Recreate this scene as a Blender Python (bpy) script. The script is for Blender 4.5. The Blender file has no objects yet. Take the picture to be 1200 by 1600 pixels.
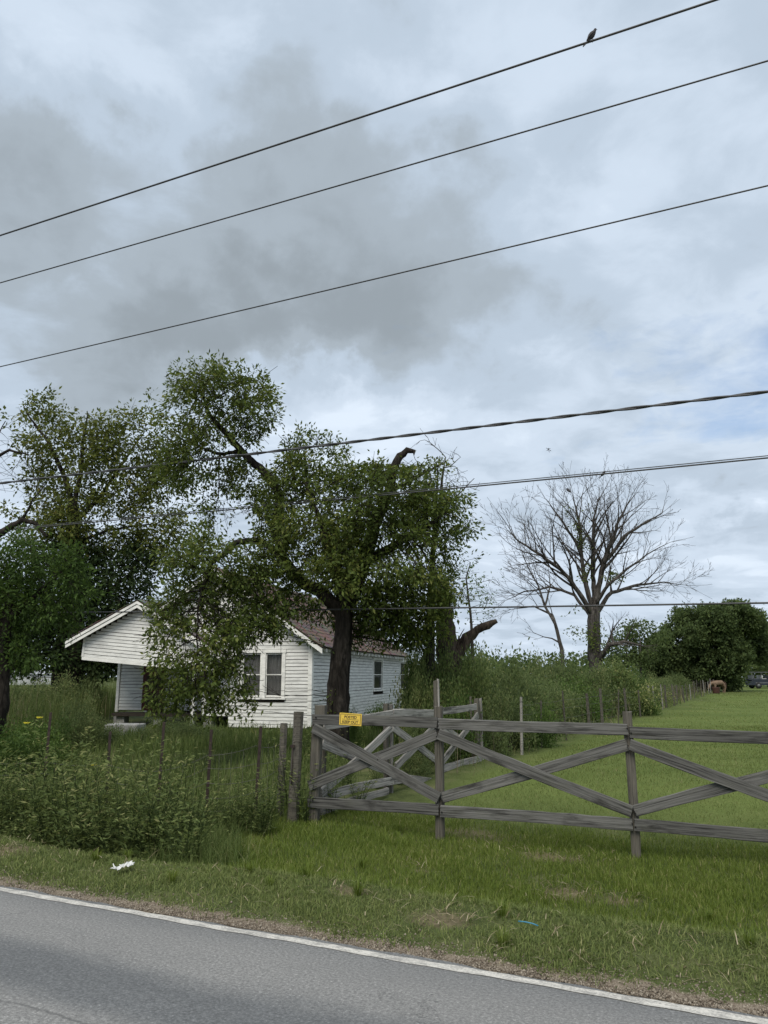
import bpy, bmesh, math, random
import numpy as np
from mathutils import Vector, Matrix, kdtree, noise as mnoise

rng = np.random.default_rng(11)
random.seed(11)
scene = bpy.context.scene
COL = scene.collection

# ------------------------------------------------------------------ camera
F = 1200.0                                   # focal length in photograph pixels (1200 x 1600)
PITCH = math.atan(254 / 1200.0)
CAM = np.array([0.0, 0.0, 1.65])
cam_d = bpy.data.cameras.new('camera')
cam = bpy.data.objects.new('camera', cam_d)
COL.objects.link(cam)
cam.location = CAM
cam.rotation_euler = (math.pi / 2 + PITCH, 0, 0)
cam_d.sensor_fit = 'VERTICAL'
cam_d.sensor_height = 36
cam_d.lens = 27.0
cam_d.clip_end = 3000
scene.camera = cam
scene.render.resolution_x, scene.render.resolution_y = 768, 1024
CT, ST = math.cos(PITCH), math.sin(PITCH)

def ray(u, v):
    a, b = (u - 600) / F, (800 - v) / F
    return np.array([a, CT - b * ST, ST + b * CT])
def W(u, v, Y):
    d = ray(u, v); return CAM + d * (Y / d[1])
def G(u, v, z=0.0):
    d = ray(u, v); return CAM + d * ((z - CAM[2]) / d[2])
def onplane(u, v, p, n):
    d = ray(u, v); n = np.asarray(n, float)
    return CAM + d * (np.dot(np.asarray(p) - CAM, n) / np.dot(d, n))

# ------------------------------------------------------------------ world, sun, exposure
SUN_EL, SUN_AZ = math.radians(52), math.radians(200)      # azimuth measured clockwise from +Y
world = bpy.data.worlds.new('World'); scene.world = world; world.use_nodes = True
nt = world.node_tree; nt.nodes.clear()
def N(tree, typ, **kw):
    n = tree.nodes.new(typ)
    for k, v in kw.items():
        if k == 'inp':
            for kk, vv in v.items(): n.inputs[kk].default_value = vv
        else: setattr(n, k, v)
    return n
def L(tree, a, b): tree.links.new(a, b)
def wmath(op, a, b=None, c=None, clamp=False, tree=None):
    tree = tree or nt
    n = tree.nodes.new('ShaderNodeMath'); n.operation = op; n.use_clamp = clamp
    for i, x in enumerate((a, b, c)):
        if x is None: continue
        if isinstance(x, (int, float)): n.inputs[i].default_value = x
        else: tree.links.new(x, n.inputs[i])
    return n.outputs[0]
tc = N(nt, 'ShaderNodeTexCoord')
sep = N(nt, 'ShaderNodeSeparateXYZ'); L(nt, tc.outputs['Generated'], sep.inputs[0])
zc = wmath('MAXIMUM', sep.outputs[2], 0.0)
den = wmath('ADD', zc, 0.16)
comb = N(nt, 'ShaderNodeCombineXYZ')
L(nt, wmath('DIVIDE', sep.outputs[0], den), comb.inputs[0])
L(nt, wmath('DIVIDE', sep.outputs[1], den), comb.inputs[1])
def wnoise(scale, detail, rough, dist, off):
    m = N(nt, 'ShaderNodeMapping'); L(nt, comb.outputs[0], m.inputs[0]); m.inputs['Location'].default_value = off
    n = N(nt, 'ShaderNodeTexNoise', inp={'Scale': scale, 'Detail': detail, 'Roughness': rough, 'Distortion': dist})
    L(nt, m.outputs[0], n.inputs['Vector']); return n.outputs['Fac']
n_big = wnoise(1.15, 7, 0.52, 0.35, (3.1, 1.7, 0))
n_fine = wnoise(4.6, 7, 0.55, 0.4, (7.3, 2.2, 0))
n_gap = wnoise(1.7, 6, 0.58, 0.4, (1.3, 9.2, 0))
n_rip = wnoise(11.0, 4, 0.6, 0.6, (2.2, 5.1, 0))
wn_ = N(nt, 'ShaderNodeTexNoise', inp={'Scale': 4.2, 'Detail': 7.0, 'Roughness': 0.58}); L(nt, tc.outputs['Generated'], wn_.inputs['Vector'])
w1 = N(nt, 'ShaderNodeVectorMath', operation='SUBTRACT'); L(nt, wn_.outputs['Color'], w1.inputs[0]); w1.inputs[1].default_value = (0.5, 0.5, 0.5)
w2 = N(nt, 'ShaderNodeVectorMath', operation='SCALE'); L(nt, w1.outputs[0], w2.inputs[0]); w2.inputs['Scale'].default_value = 0.40
warp = N(nt, 'ShaderNodeVectorMath', operation='ADD'); L(nt, tc.outputs['Generated'], warp.inputs[0]); L(nt, w2.outputs[0], warp.inputs[1])
def blob(u, v, ru, rv):
    c = ray(u, v); c = c / np.linalg.norm(c)
    s = N(nt, 'ShaderNodeVectorMath', operation='SUBTRACT'); L(nt, warp.outputs[0], s.inputs[0]); s.inputs[1].default_value = c
    k = N(nt, 'ShaderNodeVectorMath', operation='MULTIPLY'); L(nt, s.outputs[0], k.inputs[0])
    k.inputs[1].default_value = (F / ru, F / ru, F / rv)
    ln = N(nt, 'ShaderNodeVectorMath', operation='LENGTH'); L(nt, k.outputs[0], ln.inputs[0])
    r = N(nt, 'ShaderNodeMapRange', interpolation_type='SMOOTHSTEP', inp={'From Min': 1.6, 'From Max': 0.0, 'To Min': 0.0, 'To Max': 1.0})
    L(nt, ln.outputs['Value'], r.inputs['Value']); return r.outputs['Result']
def total(xs):
    a = xs[0]
    for b in xs[1:]: a = wmath('ADD', a, b)
    return a
dark = total([wmath('MULTIPLY', blob(560, 340, 230, 130), 0.62), wmath('MULTIPLY', blob(520, 520, 280, 95), 0.62),
              wmath('MULTIPLY', blob(40, 300, 190, 120), 0.55), wmath('MULTIPLY', blob(170, 520, 210, 70), 0.42),
              wmath('MULTIPLY', blob(480, 90, 170, 50), 0.28), wmath('MULTIPLY', blob(1130, 850, 150, 50), 0.25)])
lite = total([wmath('MULTIPLY', blob(560, 630, 230, 55), 0.12), wmath('MULTIPLY', blob(1130, 830, 150, 30), 0.4),
              wmath('MULTIPLY', blob(240, 150, 230, 90), 0.15), wmath('MULTIPLY', blob(90, 460, 120, 50), 0.25)])
gapm = total([wmath('MULTIPLY', blob(1170, 600, 230, 90), 0.30), wmath('MULTIPLY', blob(380, 800, 90, 70), 0.22),
              wmath('MULTIPLY', blob(1000, 520, 330, 200), 0.10)])
# cloud brightness value: 0 heavy grey ... 1 bright
val = wmath('ADD', wmath('MULTIPLY', wmath('SUBTRACT', n_big, 0.5), 1.1), 0.74)
val = wmath('ADD', val, wmath('MULTIPLY', wmath('SUBTRACT', n_fine, 0.5), 0.85))
val = wmath('SUBTRACT', val, wmath('MULTIPLY', dark, wmath('ADD', 0.62, wmath('MULTIPLY', n_fine, 0.75))))
val = wmath('ADD', val, wmath('MULTIPLY', lite, wmath('ADD', n_fine, 0.3)))
ramp = N(nt, 'ShaderNodeValToRGB')
cr = ramp.color_ramp; cr.interpolation = 'EASE'
cr.elements[0].position = 0.0; cr.elements[0].color = (0.163, 0.188, 0.210, 1)
cr.elements[1].position = 1.0; cr.elements[1].color = (0.39, 0.442, 0.505, 1)
for p, c in ((0.30, (0.207, 0.240, 0.272, 1)), (0.55, (0.265, 0.314, 0.372, 1)), (0.8, (0.326, 0.378, 0.442, 1))):
    e = cr.elements.new(p); e.color = c
L(nt, val, ramp.inputs[0])
gap = wmath('ADD', wmath('SUBTRACT', n_gap, 0.66), gapm)
gap = wmath('ADD', gap, wmath('MULTIPLY', wmath('SUBTRACT', n_rip, 0.5), 0.35))
gap = wmath('MULTIPLY', gap, 3.2, clamp=True)
gap = wmath('MULTIPLY', gap, 0.7)
sky = N(nt, 'ShaderNodeTexSky', sky_type='NISHITA', sun_disc=False, sun_elevation=SUN_EL, sun_rotation=SUN_AZ)
sky.air_density = 1.0; sky.dust_density = 1.5
bg_sky = N(nt, 'ShaderNodeBackground', inp={'Strength': 0.085}); L(nt, sky.outputs[0], bg_sky.inputs[0])
bg_cl = N(nt, 'ShaderNodeBackground', inp={'Strength': 1.0}); L(nt, ramp.outputs[0], bg_cl.inputs[0])
mixw = N(nt, 'ShaderNodeMixShader'); L(nt, gap, mixw.inputs[0]); L(nt, bg_cl.outputs[0], mixw.inputs[1]); L(nt, bg_sky.outputs[0], mixw.inputs[2])
outw = N(nt, 'ShaderNodeOutputWorld'); L(nt, mixw.outputs[0], outw.inputs[0])

sun_d = bpy.data.lights.new('sun', 'SUN'); sun_d.energy = 1.5; sun_d.angle = math.radians(40); sun_d.color = (1.0, 0.93, 0.82)
sun = bpy.data.objects.new('sun', sun_d); COL.objects.link(sun)
sdir = Vector((math.sin(SUN_AZ) * math.cos(SUN_EL), math.cos(SUN_AZ) * math.cos(SUN_EL), math.sin(SUN_EL)))
sun.rotation_euler = sdir.to_track_quat('Z', 'Y').to_euler()
vs = scene.view_settings
vs.view_transform = 'Standard'; vs.look = 'None'; vs.exposure = 1.0; vs.gamma = 1.0; vs.use_curve_mapping = False

# ------------------------------------------------------------------ helpers
def tag(o, label=None, cat=None, group=None, kind=None):
    if label: o['label'] = label
    if cat: o['category'] = cat
    if group: o['group'] = group
    if kind: o['kind'] = kind
    return o
def link(name, me, mat=None, parent=None, mw=None):
    o = bpy.data.objects.new(name, me); COL.objects.link(o)
    if mat is not None and not me.materials: me.materials.append(mat)
    if parent is not None: o.parent = parent
    if mw is not None:
        if parent is not None: o.matrix_local = parent.matrix_world_cache.inverted() @ mw if False else mw
        else: o.matrix_world = mw
    return o
def empty(name, loc, rz=0.0):
    o = bpy.data.objects.new(name, None); COL.objects.link(o)
    o.location = Vector(loc); o.rotation_euler = (0, 0, rz); o.empty_display_size = 0.2
    return o
def mesh_np(name, V, quads=None, tris=None, smooth=False, attrs=None):
    V = np.asarray(V, np.float32)
    me = bpy.data.meshes.new(name)
    q = np.zeros((0, 4), np.int32) if quads is None else np.asarray(quads, np.int32)
    t = np.zeros((0, 3), np.int32) if tris is None else np.asarray(tris, np.int32)
    me.vertices.add(len(V)); me.vertices.foreach_set('co', V.ravel())
    nl = q.size + t.size
    me.loops.add(nl); me.loops.foreach_set('vertex_index', np.concatenate([q.ravel(), t.ravel()]).astype(np.int32))
    me.polygons.add(len(q) + len(t))
    tot = np.concatenate([np.full(len(q), 4, np.int32), np.full(len(t), 3, np.int32)])
    st = np.concatenate([[0], np.cumsum(tot)[:-1]]).astype(np.int32) if len(tot) else tot
    me.polygons.foreach_set('loop_start', st)
    if smooth: me.polygons.foreach_set('use_smooth', np.ones(len(tot), bool))
    for k, a in (attrs or {}).items():
        at = me.attributes.new(k, 'FLOAT', 'POINT'); at.data.foreach_set('value', np.asarray(a, np.float32))
    me.update(calc_edges=True); me.validate()
    return me
class MB:
    """collects boxes, prisms and tubes into one mesh"""
    def __init__(s): s.v = []; s.f = []; s.sm = []
    def add(s, verts, faces, smooth=False):
        b = len(s.v); s.v += [tuple(map(float, p)) for p in verts]; s.f += [[b + i for i in f] for f in faces]; s.sm += [smooth] * len(faces); return s
    def box(s, x0, x1, y0, y1, z0, z1):
        P = [(x0, y0, z0), (x1, y0, z0), (x1, y1, z0), (x0, y1, z0), (x0, y0, z1), (x1, y0, z1), (x1, y1, z1), (x0, y1, z1)]
        return s.add(P, [(0, 3, 2, 1), (4, 5, 6, 7), (0, 1, 5, 4), (1, 2, 6, 5), (2, 3, 7, 6), (3, 0, 4, 7)])
    def prism(s, pts, a, b):
        """polygon pts (list of 3-vectors) swept from offset a to offset b (3-vectors)"""
        n = len(pts); a = np.array(a, float); b = np.array(b, float)
        P = [np.array(p, float) + a for p in pts] + [np.array(p, float) + b for p in pts]
        fs = [tuple(range(n))[::-1], tuple(range(n, 2 * n))] + [(i, (i + 1) % n, n + (i + 1) % n, n + i) for i in range(n)]
        return s.add(P, fs)
    def tube(s, pts, rad, n=8, cap=True):
        pts = [Vector(p) for p in pts]; m = len(pts)
        if not hasattr(rad, '__len__'): rad = [rad] * m
        V = []
        up = Vector((0.13, 0.27, 0.95))
        for i, p in enumerate(pts):
            d = (pts[min(i + 1, m - 1)] - pts[max(i - 1, 0)])
            d = d.normalized() if d.length > 1e-9 else Vector((0, 0, 1))
            x = up.cross(d)
            if x.length < 1e-3: x = Vector((1, 0, 0)).cross(d)
            x.normalize(); y = d.cross(x); up = -x.cross(d) if False else up
            for k in range(n):
                a = 2 * math.pi * k / n; V.append(p + rad[i] * (math.cos(a) * x + math.sin(a) * y))
        Fs = [(i * n + k, i * n + (k + 1) % n, (i + 1) * n + (k + 1) % n, (i + 1) * n + k) for i in range(m - 1) for k in range(n)]
        if cap: Fs += [tuple(range(n))[::-1], tuple(range((m - 1) * n, m * n))]
        return s.add(V, Fs, True)
    def loft(s, rings):
        """rings: (centre, axis_a, axis_b) half axes as vectors"""
        n = 10; V = []
        for c, a, b in rings:
            for k in range(n):
                t = 2 * math.pi * k / n; V.append(Vector(c) + math.cos(t) * Vector(a) + math.sin(t) * Vector(b))
        m = len(rings)
        Fs = [(i * n + k, i * n + (k + 1) % n, (i + 1) * n + (k + 1) % n, (i + 1) * n + k) for i in range(m - 1) for k in range(n)]
        Fs += [tuple(range(n))[::-1], tuple(range((m - 1) * n, m * n))]
        return s.add(V, Fs, True)
    def mesh(s, name):
        me = bpy.data.meshes.new(name); me.from_pydata(s.v, [], s.f)
        me.polygons.foreach_set('use_smooth', s.sm); me.update(); return me
    def build(s, name, mat, parent=None):
        return link(name, s.mesh(name), mat, parent)

# ------------------------------------------------------------------ materials
MATS = {}
def new_mat(name):
    m = bpy.data.materials.new(name); m.use_nodes = True; t = m.node_tree
    b = t.nodes['Principled BSDF']; MATS[name] = m
    return m, t, b
def tnoise(t, vec, scale, detail=4, rough=0.55, dist=0.0):
    n = N(t, 'ShaderNodeTexNoise', inp={'Scale': scale, 'Detail': detail, 'Roughness': rough, 'Distortion': dist})
    if vec is not None: L(t, vec, n.inputs['Vector'])
    return n.outputs['Fac']
def tramp(t, fac, stops, interp='LINEAR'):
    r = N(t, 'ShaderNodeValToRGB'); r.color_ramp.interpolation = interp
    els = r.color_ramp.elements
    while len(els) < len(stops): els.new(0.5)
    for e, (p, c) in zip(els, stops): e.position = p; e.color = (c[0], c[1], c[2], 1) if not isinstance(c, (int, float)) else (c, c, c, 1)
    L(t, fac, r.inputs[0]); return r.outputs[0]
def tmix(t, fac, a, b, mode='MIX'):
    m = N(t, 'ShaderNodeMix', data_type='RGBA', blend_type=mode)
    for sock, x in ((m.inputs[0], fac), (m.inputs[6], a), (m.inputs[7], b)):
        if isinstance(x, (int, float)): sock.default_value = x
        elif isinstance(x, tuple): sock.default_value = (x[0], x[1], x[2], 1)
        else: L(t, x, sock)
    return m.outputs[2]
def tbump(t, b, h, strength, dist):
    n = N(t, 'ShaderNodeBump', inp={'Strength': strength, 'Distance': dist}); L(t, h, n.inputs['Height']); L(t, n.outputs[0], b.inputs['Normal'])
def tmap(t, vec, scale, loc=None):
    m = N(t, 'ShaderNodeMapping'); L(t, vec, m.inputs[0]); m.inputs['Scale'].default_value = scale
    if loc is not None: L(t, loc, m.inputs['Location'])
    return m.outputs[0]
def coords(t, kind='Object'):
    return N(t, 'ShaderNodeTexCoord').outputs[kind]
def obj_random(t):
    return N(t, 'ShaderNodeObjectInfo').outputs['Random']
def rand_offset(t, k=37.0):
    c = N(t, 'ShaderNodeCombineXYZ'); r = wmath('MULTIPLY', obj_random(t), k, tree=t)
    for i in range(3): L(t, r, c.inputs[i])
    return c.outputs[0]
def plain(name, col, rough=0.7, metal=0.0, var=0.12, scale=6.0, spec=0.3):
    m, t, b = new_mat(name)
    f = tnoise(t, coords(t), scale, 5, 0.6)
    lo = tuple(c * (1 - var) for c in col); hi = tuple(min(1, c * (1 + var)) for c in col)
    L(t, tramp(t, f, [(0.3, lo), (0.7, hi)]), b.inputs['Base Color'])
    b.inputs['Roughness'].default_value = rough; b.inputs['Metallic'].default_value = metal; b.inputs['Specular IOR Level'].default_value = spec
    return m
def weathered_wood(name, dark_c, lite_c, moss=0.25, stain=0.45):
    m, t, b = new_mat(name)
    off = rand_offset(t); oc = coords(t)
    g = tnoise(t, tmap(t, oc, (1.8, 48, 60), off), 1.0, 6, 0.62, 0.4)
    col = tramp(t, g, [(0.34, dark_c), (0.48, tuple(0.45 * a + 0.55 * c for a, c in zip(dark_c, lite_c))), (0.70, lite_c)])
    s = tnoise(t, tmap(t, oc, (1.7, 5, 7), off), 1.0, 5, 0.65, 0.3)
    col = tmix(t, tramp(t, s, [(0.54, 0.0), (0.68, stain)]), col, (0.030, 0.029, 0.026))
    r = obj_random(t)
    hsv = N(t, 'ShaderNodeHueSaturation'); L(t, col, hsv.inputs['Color'])
    L(t, wmath('ADD', 0.82, wmath('MULTIPLY', r, 0.36, tree=t), tree=t), hsv.inputs['Value'])
    s2 = tnoise(t, tmap(t, oc, (2.5, 9, 9), off), 1.0, 3, 0.6)
    col = tmix(t, tramp(t, s2, [(0.55, 0.0), (0.75, moss)]), hsv.outputs[0], (0.10, 0.105, 0.06))
    L(t, col, b.inputs['Base Color']); b.inputs['Roughness'].default_value = 0.9; b.inputs['Specular IOR Level'].default_value = 0.15
    crack = tnoise(t, tmap(t, oc, (0.8, 60, 80), off), 1.0, 3, 0.6, 0.8)
    tbump(t, b, wmath('ADD', g, crack, tree=t), 0.7, 0.006)
    return m
weathered_wood('grey_wood', (0.027, 0.0265, 0.0245), (0.160, 0.157, 0.146), 0.2, 0.9)
weathered_wood('pale_wood', (0.075, 0.07, 0.062), (0.38, 0.36, 0.33), 0.12, 0.85)
weathered_wood('post_wood', (0.036, 0.033, 0.027), (0.145, 0.133, 0.11), 0.35)
def white_paint(name, base, grime):
    m, t, b = new_mat(name)
    off = rand_offset(t); oc = coords(t)
    n1 = tnoise(t, tmap(t, oc, (2.2, 8, 10), off), 1.0, 6, 0.65)
    c = tramp(t, n1, [(0.3, tuple(0.72 * x for x in base)), (0.55, base), (0.8, tuple(min(1, 1.08 * x) for x in base))])
    n2 = tnoise(t, tmap(t, oc, (5, 20, 40), off), 1.0, 6, 0.7)
    c = tmix(t, tramp(t, n2, [(0.60, 0.0), (0.70, grime)]), c, (0.15, 0.145, 0.125))
    L(t, c, b.inputs['Base Color']); b.inputs['Roughness'].default_value = 0.75; b.inputs['Specular IOR Level'].default_value = 0.2
    return m
white_paint('siding_paint', (0.70, 0.70, 0.67), 0.7)
white_paint('trim_paint', (0.80, 0.795, 0.755), 0.45)
def shingle_mat(name, a, b_):
    m, t, b = new_mat(name); oc = coords(t)
    v = N(t, 'ShaderNodeTexVoronoi', inp={'Scale': 1.0}); L(t, tmap(t, oc, (3.4, 7, 7)), v.inputs['Vector'])
    n = tnoise(t, oc, 1.3, 5, 0.6)
    c = tmix(t, tramp(t, n, [(0.35, 0.0), (0.65, 1.0)]), a, b_)
    c = tmix(t, 0.45, c, v.outputs['Color'], 'SOFT_LIGHT')
    L(t, c, b.inputs['Base Color']); b.inputs['Roughness'].default_value = 0.95
    tbump(t, b, tnoise(t, oc, 60, 3), 0.4, 0.01)
    return m
shingle_mat('brown_shingle', (0.115, 0.072, 0.052), (0.085, 0.068, 0.056))
shingle_mat('grey_shingle', (0.10, 0.09, 0.08), (0.16, 0.14, 0.125))
def bark_mat(name, a, b_, sc=1.0):
    m, t, b = new_mat(name); oc = coords(t)
    g = tnoise(t, tmap(t, oc, (9 * sc, 9 * sc, 2.2 * sc)), 1.0, 7, 0.68, 1.0)
    n = tnoise(t, oc, 2.0, 4)
    c = tramp(t, g, [(0.36, tuple(0.25 * x for x in a)), (0.5, a), (0.72, b_)])
    c = tmix(t, tramp(t, n, [(0.5, 0.0), (0.75, 0.5)]), c, tuple(0.6 * x for x in a))
    L(t, c, b.inputs['Base Color']); b.inputs['Roughness'].default_value = 0.95; b.inputs['Specular IOR Level'].default_value = 0.1
    tbump(t, b, g, 1.0, 0.04)
    return m
bark_mat('dark_bark', (0.030, 0.026, 0.022), (0.075, 0.065, 0.055))
bark_mat('grey_bark', (0.065, 0.058, 0.052), (0.15, 0.14, 0.125))
bark_mat('broken_wood', (0.058, 0.045, 0.036), (0.15, 0.115, 0.088))
def leaf_mat(name, stops, trans=0.35, rough=0.55, patch=None):
    m, t, b = new_mat(name)
    a = N(t, 'ShaderNodeAttribute', attribute_name='tint')
    fac = a.outputs['Fac']
    if patch:
        geo = N(t, 'ShaderNodeNewGeometry').outputs['Position']
        fac = wmath('ADD', fac, wmath('MULTIPLY', wmath('SUBTRACT', tnoise(t, geo, patch[0], 4, 0.6), 0.5, tree=t), patch[1], tree=t), clamp=True, tree=t)
    c = tramp(t, fac, stops)
    L(t, c, b.inputs['Base Color']); b.inputs['Roughness'].default_value = max(rough, 0.65); b.inputs['Specular IOR Level'].default_value = 0.12
    tr = N(t, 'ShaderNodeBsdfTranslucent')
    hs = N(t, 'ShaderNodeHueSaturation', inp={'Saturation': 1.1, 'Value': 1.25, 'Hue': 0.485}); L(t, c, hs.inputs['Color']); L(t, hs.outputs[0], tr.inputs['Color'])
    mx = N(t, 'ShaderNodeMixShader', inp={0: trans}); L(t, b.outputs[0], mx.inputs[1]); L(t, tr.outputs[0], mx.inputs[2])
    L(t, mx.outputs[0], t.nodes['Material Output'].inputs['Surface'])
    return m
leaf_mat('leaf_olive', [(0, (0.040, 0.056, 0.016)), (0.45, (0.085, 0.122, 0.031)), (0.8, (0.142, 0.180, 0.047)), (1, (0.21, 0.225, 0.066))], 0.42)
leaf_mat('leaf_yellow_green', [(0, (0.055, 0.072, 0.02)), (0.5, (0.11, 0.14, 0.036)), (0.85, (0.19, 0.205, 0.055)), (1, (0.27, 0.24, 0.07))], 0.42)
leaf_mat('leaf_dark', [(0, (0.020, 0.034, 0.014)), (0.5, (0.038, 0.062, 0.022)), (1, (0.07, 0.10, 0.034))], 0.3)
leaf_mat('leaf_fresh', [(0, (0.042, 0.075, 0.020)), (0.5, (0.080, 0.132, 0.034)), (1, (0.135, 0.20, 0.055))], 0.4)
leaf_mat('leaf_thicket', [(0, (0.075, 0.105, 0.044)), (0.5, (0.145, 0.188, 0.075)), (0.85, (0.20, 0.24, 0.10)), (1, (0.26, 0.265, 0.12))], 0.55)
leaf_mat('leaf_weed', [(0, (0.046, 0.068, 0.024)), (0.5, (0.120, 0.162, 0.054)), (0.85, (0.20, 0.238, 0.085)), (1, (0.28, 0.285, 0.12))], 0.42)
leaf_mat('leaf_far', [(0, (0.040, 0.060, 0.024)), (0.5, (0.080, 0.115, 0.042)), (1, (0.13, 0.17, 0.06))], 0.4)
leaf_mat('grass_verge', [(0, (0.085, 0.116, 0.036)), (0.45, (0.165, 0.205, 0.066)), (0.80, (0.23, 0.25, 0.098)), (0.94, (0.28, 0.275, 0.125)), (1, (0.43, 0.38, 0.235))], 0.33, 0.6, (1.3, 0.5))
leaf_mat('grass_lush', [(0, (0.070, 0.108, 0.020)), (0.5, (0.140, 0.190, 0.038)), (0.82, (0.205, 0.24, 0.066)), (1, (0.38, 0.33, 0.17))], 0.38, 0.6, (0.9, 0.7))
leaf_mat('grass_lawn', [(0, (0.085, 0.115, 0.034)), (0.5, (0.145, 0.182, 0.056)), (0.85, (0.20, 0.215, 0.082)), (1, (0.31, 0.27, 0.15))], 0.33, 0.6, (0.6, 0.8))
leaf_mat('grass_tall', [(0, (0.048, 0.074, 0.022)), (0.5, (0.115, 0.158, 0.048)), (0.88, (0.185, 0.21, 0.08)), (1, (0.30, 0.26, 0.15))], 0.38, 0.6, (0.7, 0.4))
leaf_mat('dry_straw', [(0, (0.16, 0.125, 0.075)), (0.5, (0.29, 0.235, 0.15)), (1, (0.42, 0.36, 0.25))], 0.2, 0.7)
leaf_mat('petal_yellow', [(0, (0.55, 0.50, 0.06)), (1, (0.72, 0.66, 0.12))], 0.4)
plain('wire_black', (0.042, 0.043, 0.045), 0.5, 0.0, 0.25, 3, 0.5)
plain('wire_steel', (0.12, 0.115, 0.10), 0.7, 0.2, 0.3, 9)
plain('rusty_steel', (0.034, 0.024, 0.02), 0.85, 0.0, 0.4, 22)
plain('nail_steel', (0.02, 0.018, 0.016), 0.8)
plain('concrete', (0.30, 0.295, 0.28), 0.9, 0.0, 0.2, 8)
plain('dark_timber', (0.05, 0.04, 0.032), 0.9)
plain('door_red', (0.075, 0.022, 0.018), 0.7)
plain('interior_plaster', (0.10, 0.09, 0.08), 0.95)
plain('curtain_cloth', (0.22, 0.215, 0.21), 0.9)
plain('sign_yellow', (0.68, 0.47, 0.07), 0.5, 0.0, 0.08, 14, 0.4)
plain('sign_ink', (0.022, 0.016, 0.02), 0.6)
plain('bird_feather', (0.045, 0.043, 0.045), 0.8, 0.0, 0.3, 60)
plain('insect_dark', (0.03, 0.03, 0.03), 0.6)
plain('plastic_white', (0.62, 0.62, 0.60), 0.65, 0.0, 0.06, 20, 0.4)
plain('plastic_blue', (0.05, 0.20, 0.30), 0.35)
plain('horse_coat', (0.17, 0.115, 0.075), 0.7, 0.0, 0.25, 2.5)
plain('horse_mane', (0.05, 0.03, 0.02), 0.8)
plain('tub_red', (0.085, 0.042, 0.034), 0.6)
plain('vehicle_navy', (0.020, 0.024, 0.034), 0.35, 0.0, 0.15, 4, 0.5)
plain('vehicle_grey', (0.12, 0.125, 0.13), 0.5)
plain('tyre_rubber', (0.018, 0.018, 0.018), 0.85)
plain('shed_white', (0.42, 0.43, 0.43), 0.6)
plain('shed_grey', (0.30, 0.31, 0.32), 0.6)
m, t, b = new_mat('window_glass'); b.inputs['Base Color'].default_value = (0.9, 0.95, 0.95, 1)
b.inputs['Roughness'].default_value = 0.06; b.inputs['Transmission Weight'].default_value = 0.0; b.inputs['Alpha'].default_value = 0.22
L(t, tramp(t, tnoise(t, coords(t), 3.0), [(0.3, (0.03, 0.035, 0.035)), (0.8, (0.10, 0.11, 0.10))]), b.inputs['Base Color'])
b.inputs['Specular IOR Level'].default_value = 0.55

# asphalt
m, t, b = new_mat('asphalt'); oc = coords(t)
v1 = N(t, 'ShaderNodeTexVoronoi', inp={'Scale': 95.0}); L(t, oc, v1.inputs['Vector'])
sp = tnoise(t, oc, 58.0, 4, 0.85)
c = tramp(t, sp, [(0.30, (0.10, 0.099, 0.096)), (0.48, (0.195, 0.192, 0.184)), (0.62, (0.29, 0.285, 0.272)), (0.72, (0.55, 0.535, 0.51))])
big = tnoise(t, tmap(t, oc, (0.5, 1.6, 1)), 1.0, 5, 0.6)
c = tmix(t, tramp(t, big, [(0.35, 0.3), (0.65, 0.0)]), c, (0.13, 0.13, 0.128))
sy = N(t, 'ShaderNodeSeparateXYZ'); L(t, oc, sy.inputs[0])
wob = wmath('ADD', sy.outputs[1], wmath('MULTIPLY', wmath('SUBTRACT', tnoise(t, tmap(t, oc, (0.5, 1, 1)), 1.0, 5, 0.65), 0.5, tree=t), 0.55, tree=t), tree=t)
# darker oily wheel path that runs along the lane
band = N(t, 'ShaderNodeMapRange', interpolation_type='SMOOTHSTEP', inp={'From Min': 0.42, 'From Max': 0.12}); L(t, wmath('ABSOLUTE', wmath('ADD', wob, 1.08, tree=t), tree=t), band.inputs['Value'])
c = tmix(t, wmath('MULTIPLY', band.outputs[0], 0.85, tree=t), c, tmix(t, 1.0, c, (0.55, 0.58, 0.62), 'MULTIPLY'))
pt = tnoise(t, tmap(t, oc, (2.2, 5, 1)), 1.0, 6, 0.7)
c = tmix(t, tramp(t, pt, [(0.68, 0.0), (0.74, 0.55)]), c, (0.33, 0.33, 0.32))
cw = tnoise(t, oc, 2.3, 5, 0.65); cwv = N(t, 'ShaderNodeVectorMath', operation='ADD'); L(t, oc, cwv.inputs[0]); L(t, cw, cwv.inputs[1])
crk = N(t, 'ShaderNodeTexVoronoi', feature='DISTANCE_TO_EDGE', inp={'Scale': 0.42}); L(t, cwv.outputs[0], crk.inputs['Vector'])
c = tmix(t, wmath('MULTIPLY', tramp(t, crk.outputs['Distance'], [(0.0, 1.0), (0.004, 0.0)]), tramp(t, tnoise(t, oc, 1.1, 3), [(0.48, 0.0), (0.6, 0.6)]), tree=t), c, (0.05, 0.05, 0.05))
seam = N(t, 'ShaderNodeMapRange', inp={'From Min': 0.012, 'From Max': 0.004}); L(t, wmath('ABSOLUTE', wmath('ADD', wmath('ADD', sy.outputs[1], 1.42, tree=t), wmath('MULTIPLY', cw, 0.12, tree=t), tree=t), tree=t), seam.inputs['Value'])
c = tmix(t, wmath('MULTIPLY', seam.outputs[0], 0.5, clamp=True, tree=t), c, (0.06, 0.06, 0.06))
L(t, c, b.inputs['Base Color']); b.inputs['Roughness'].default_value = 0.85; b.inputs['Specular IOR Level'].default_value = 0.25
tbump(t, b, sp, 0.5, 0.006)
m, t, b = new_mat('road_paint'); oc = coords(t)
wn = tnoise(t, tmap(t, oc, (9, 14, 1)), 1.0, 7, 0.75)
fine = tnoise(t, oc, 70, 4, 0.7)
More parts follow.
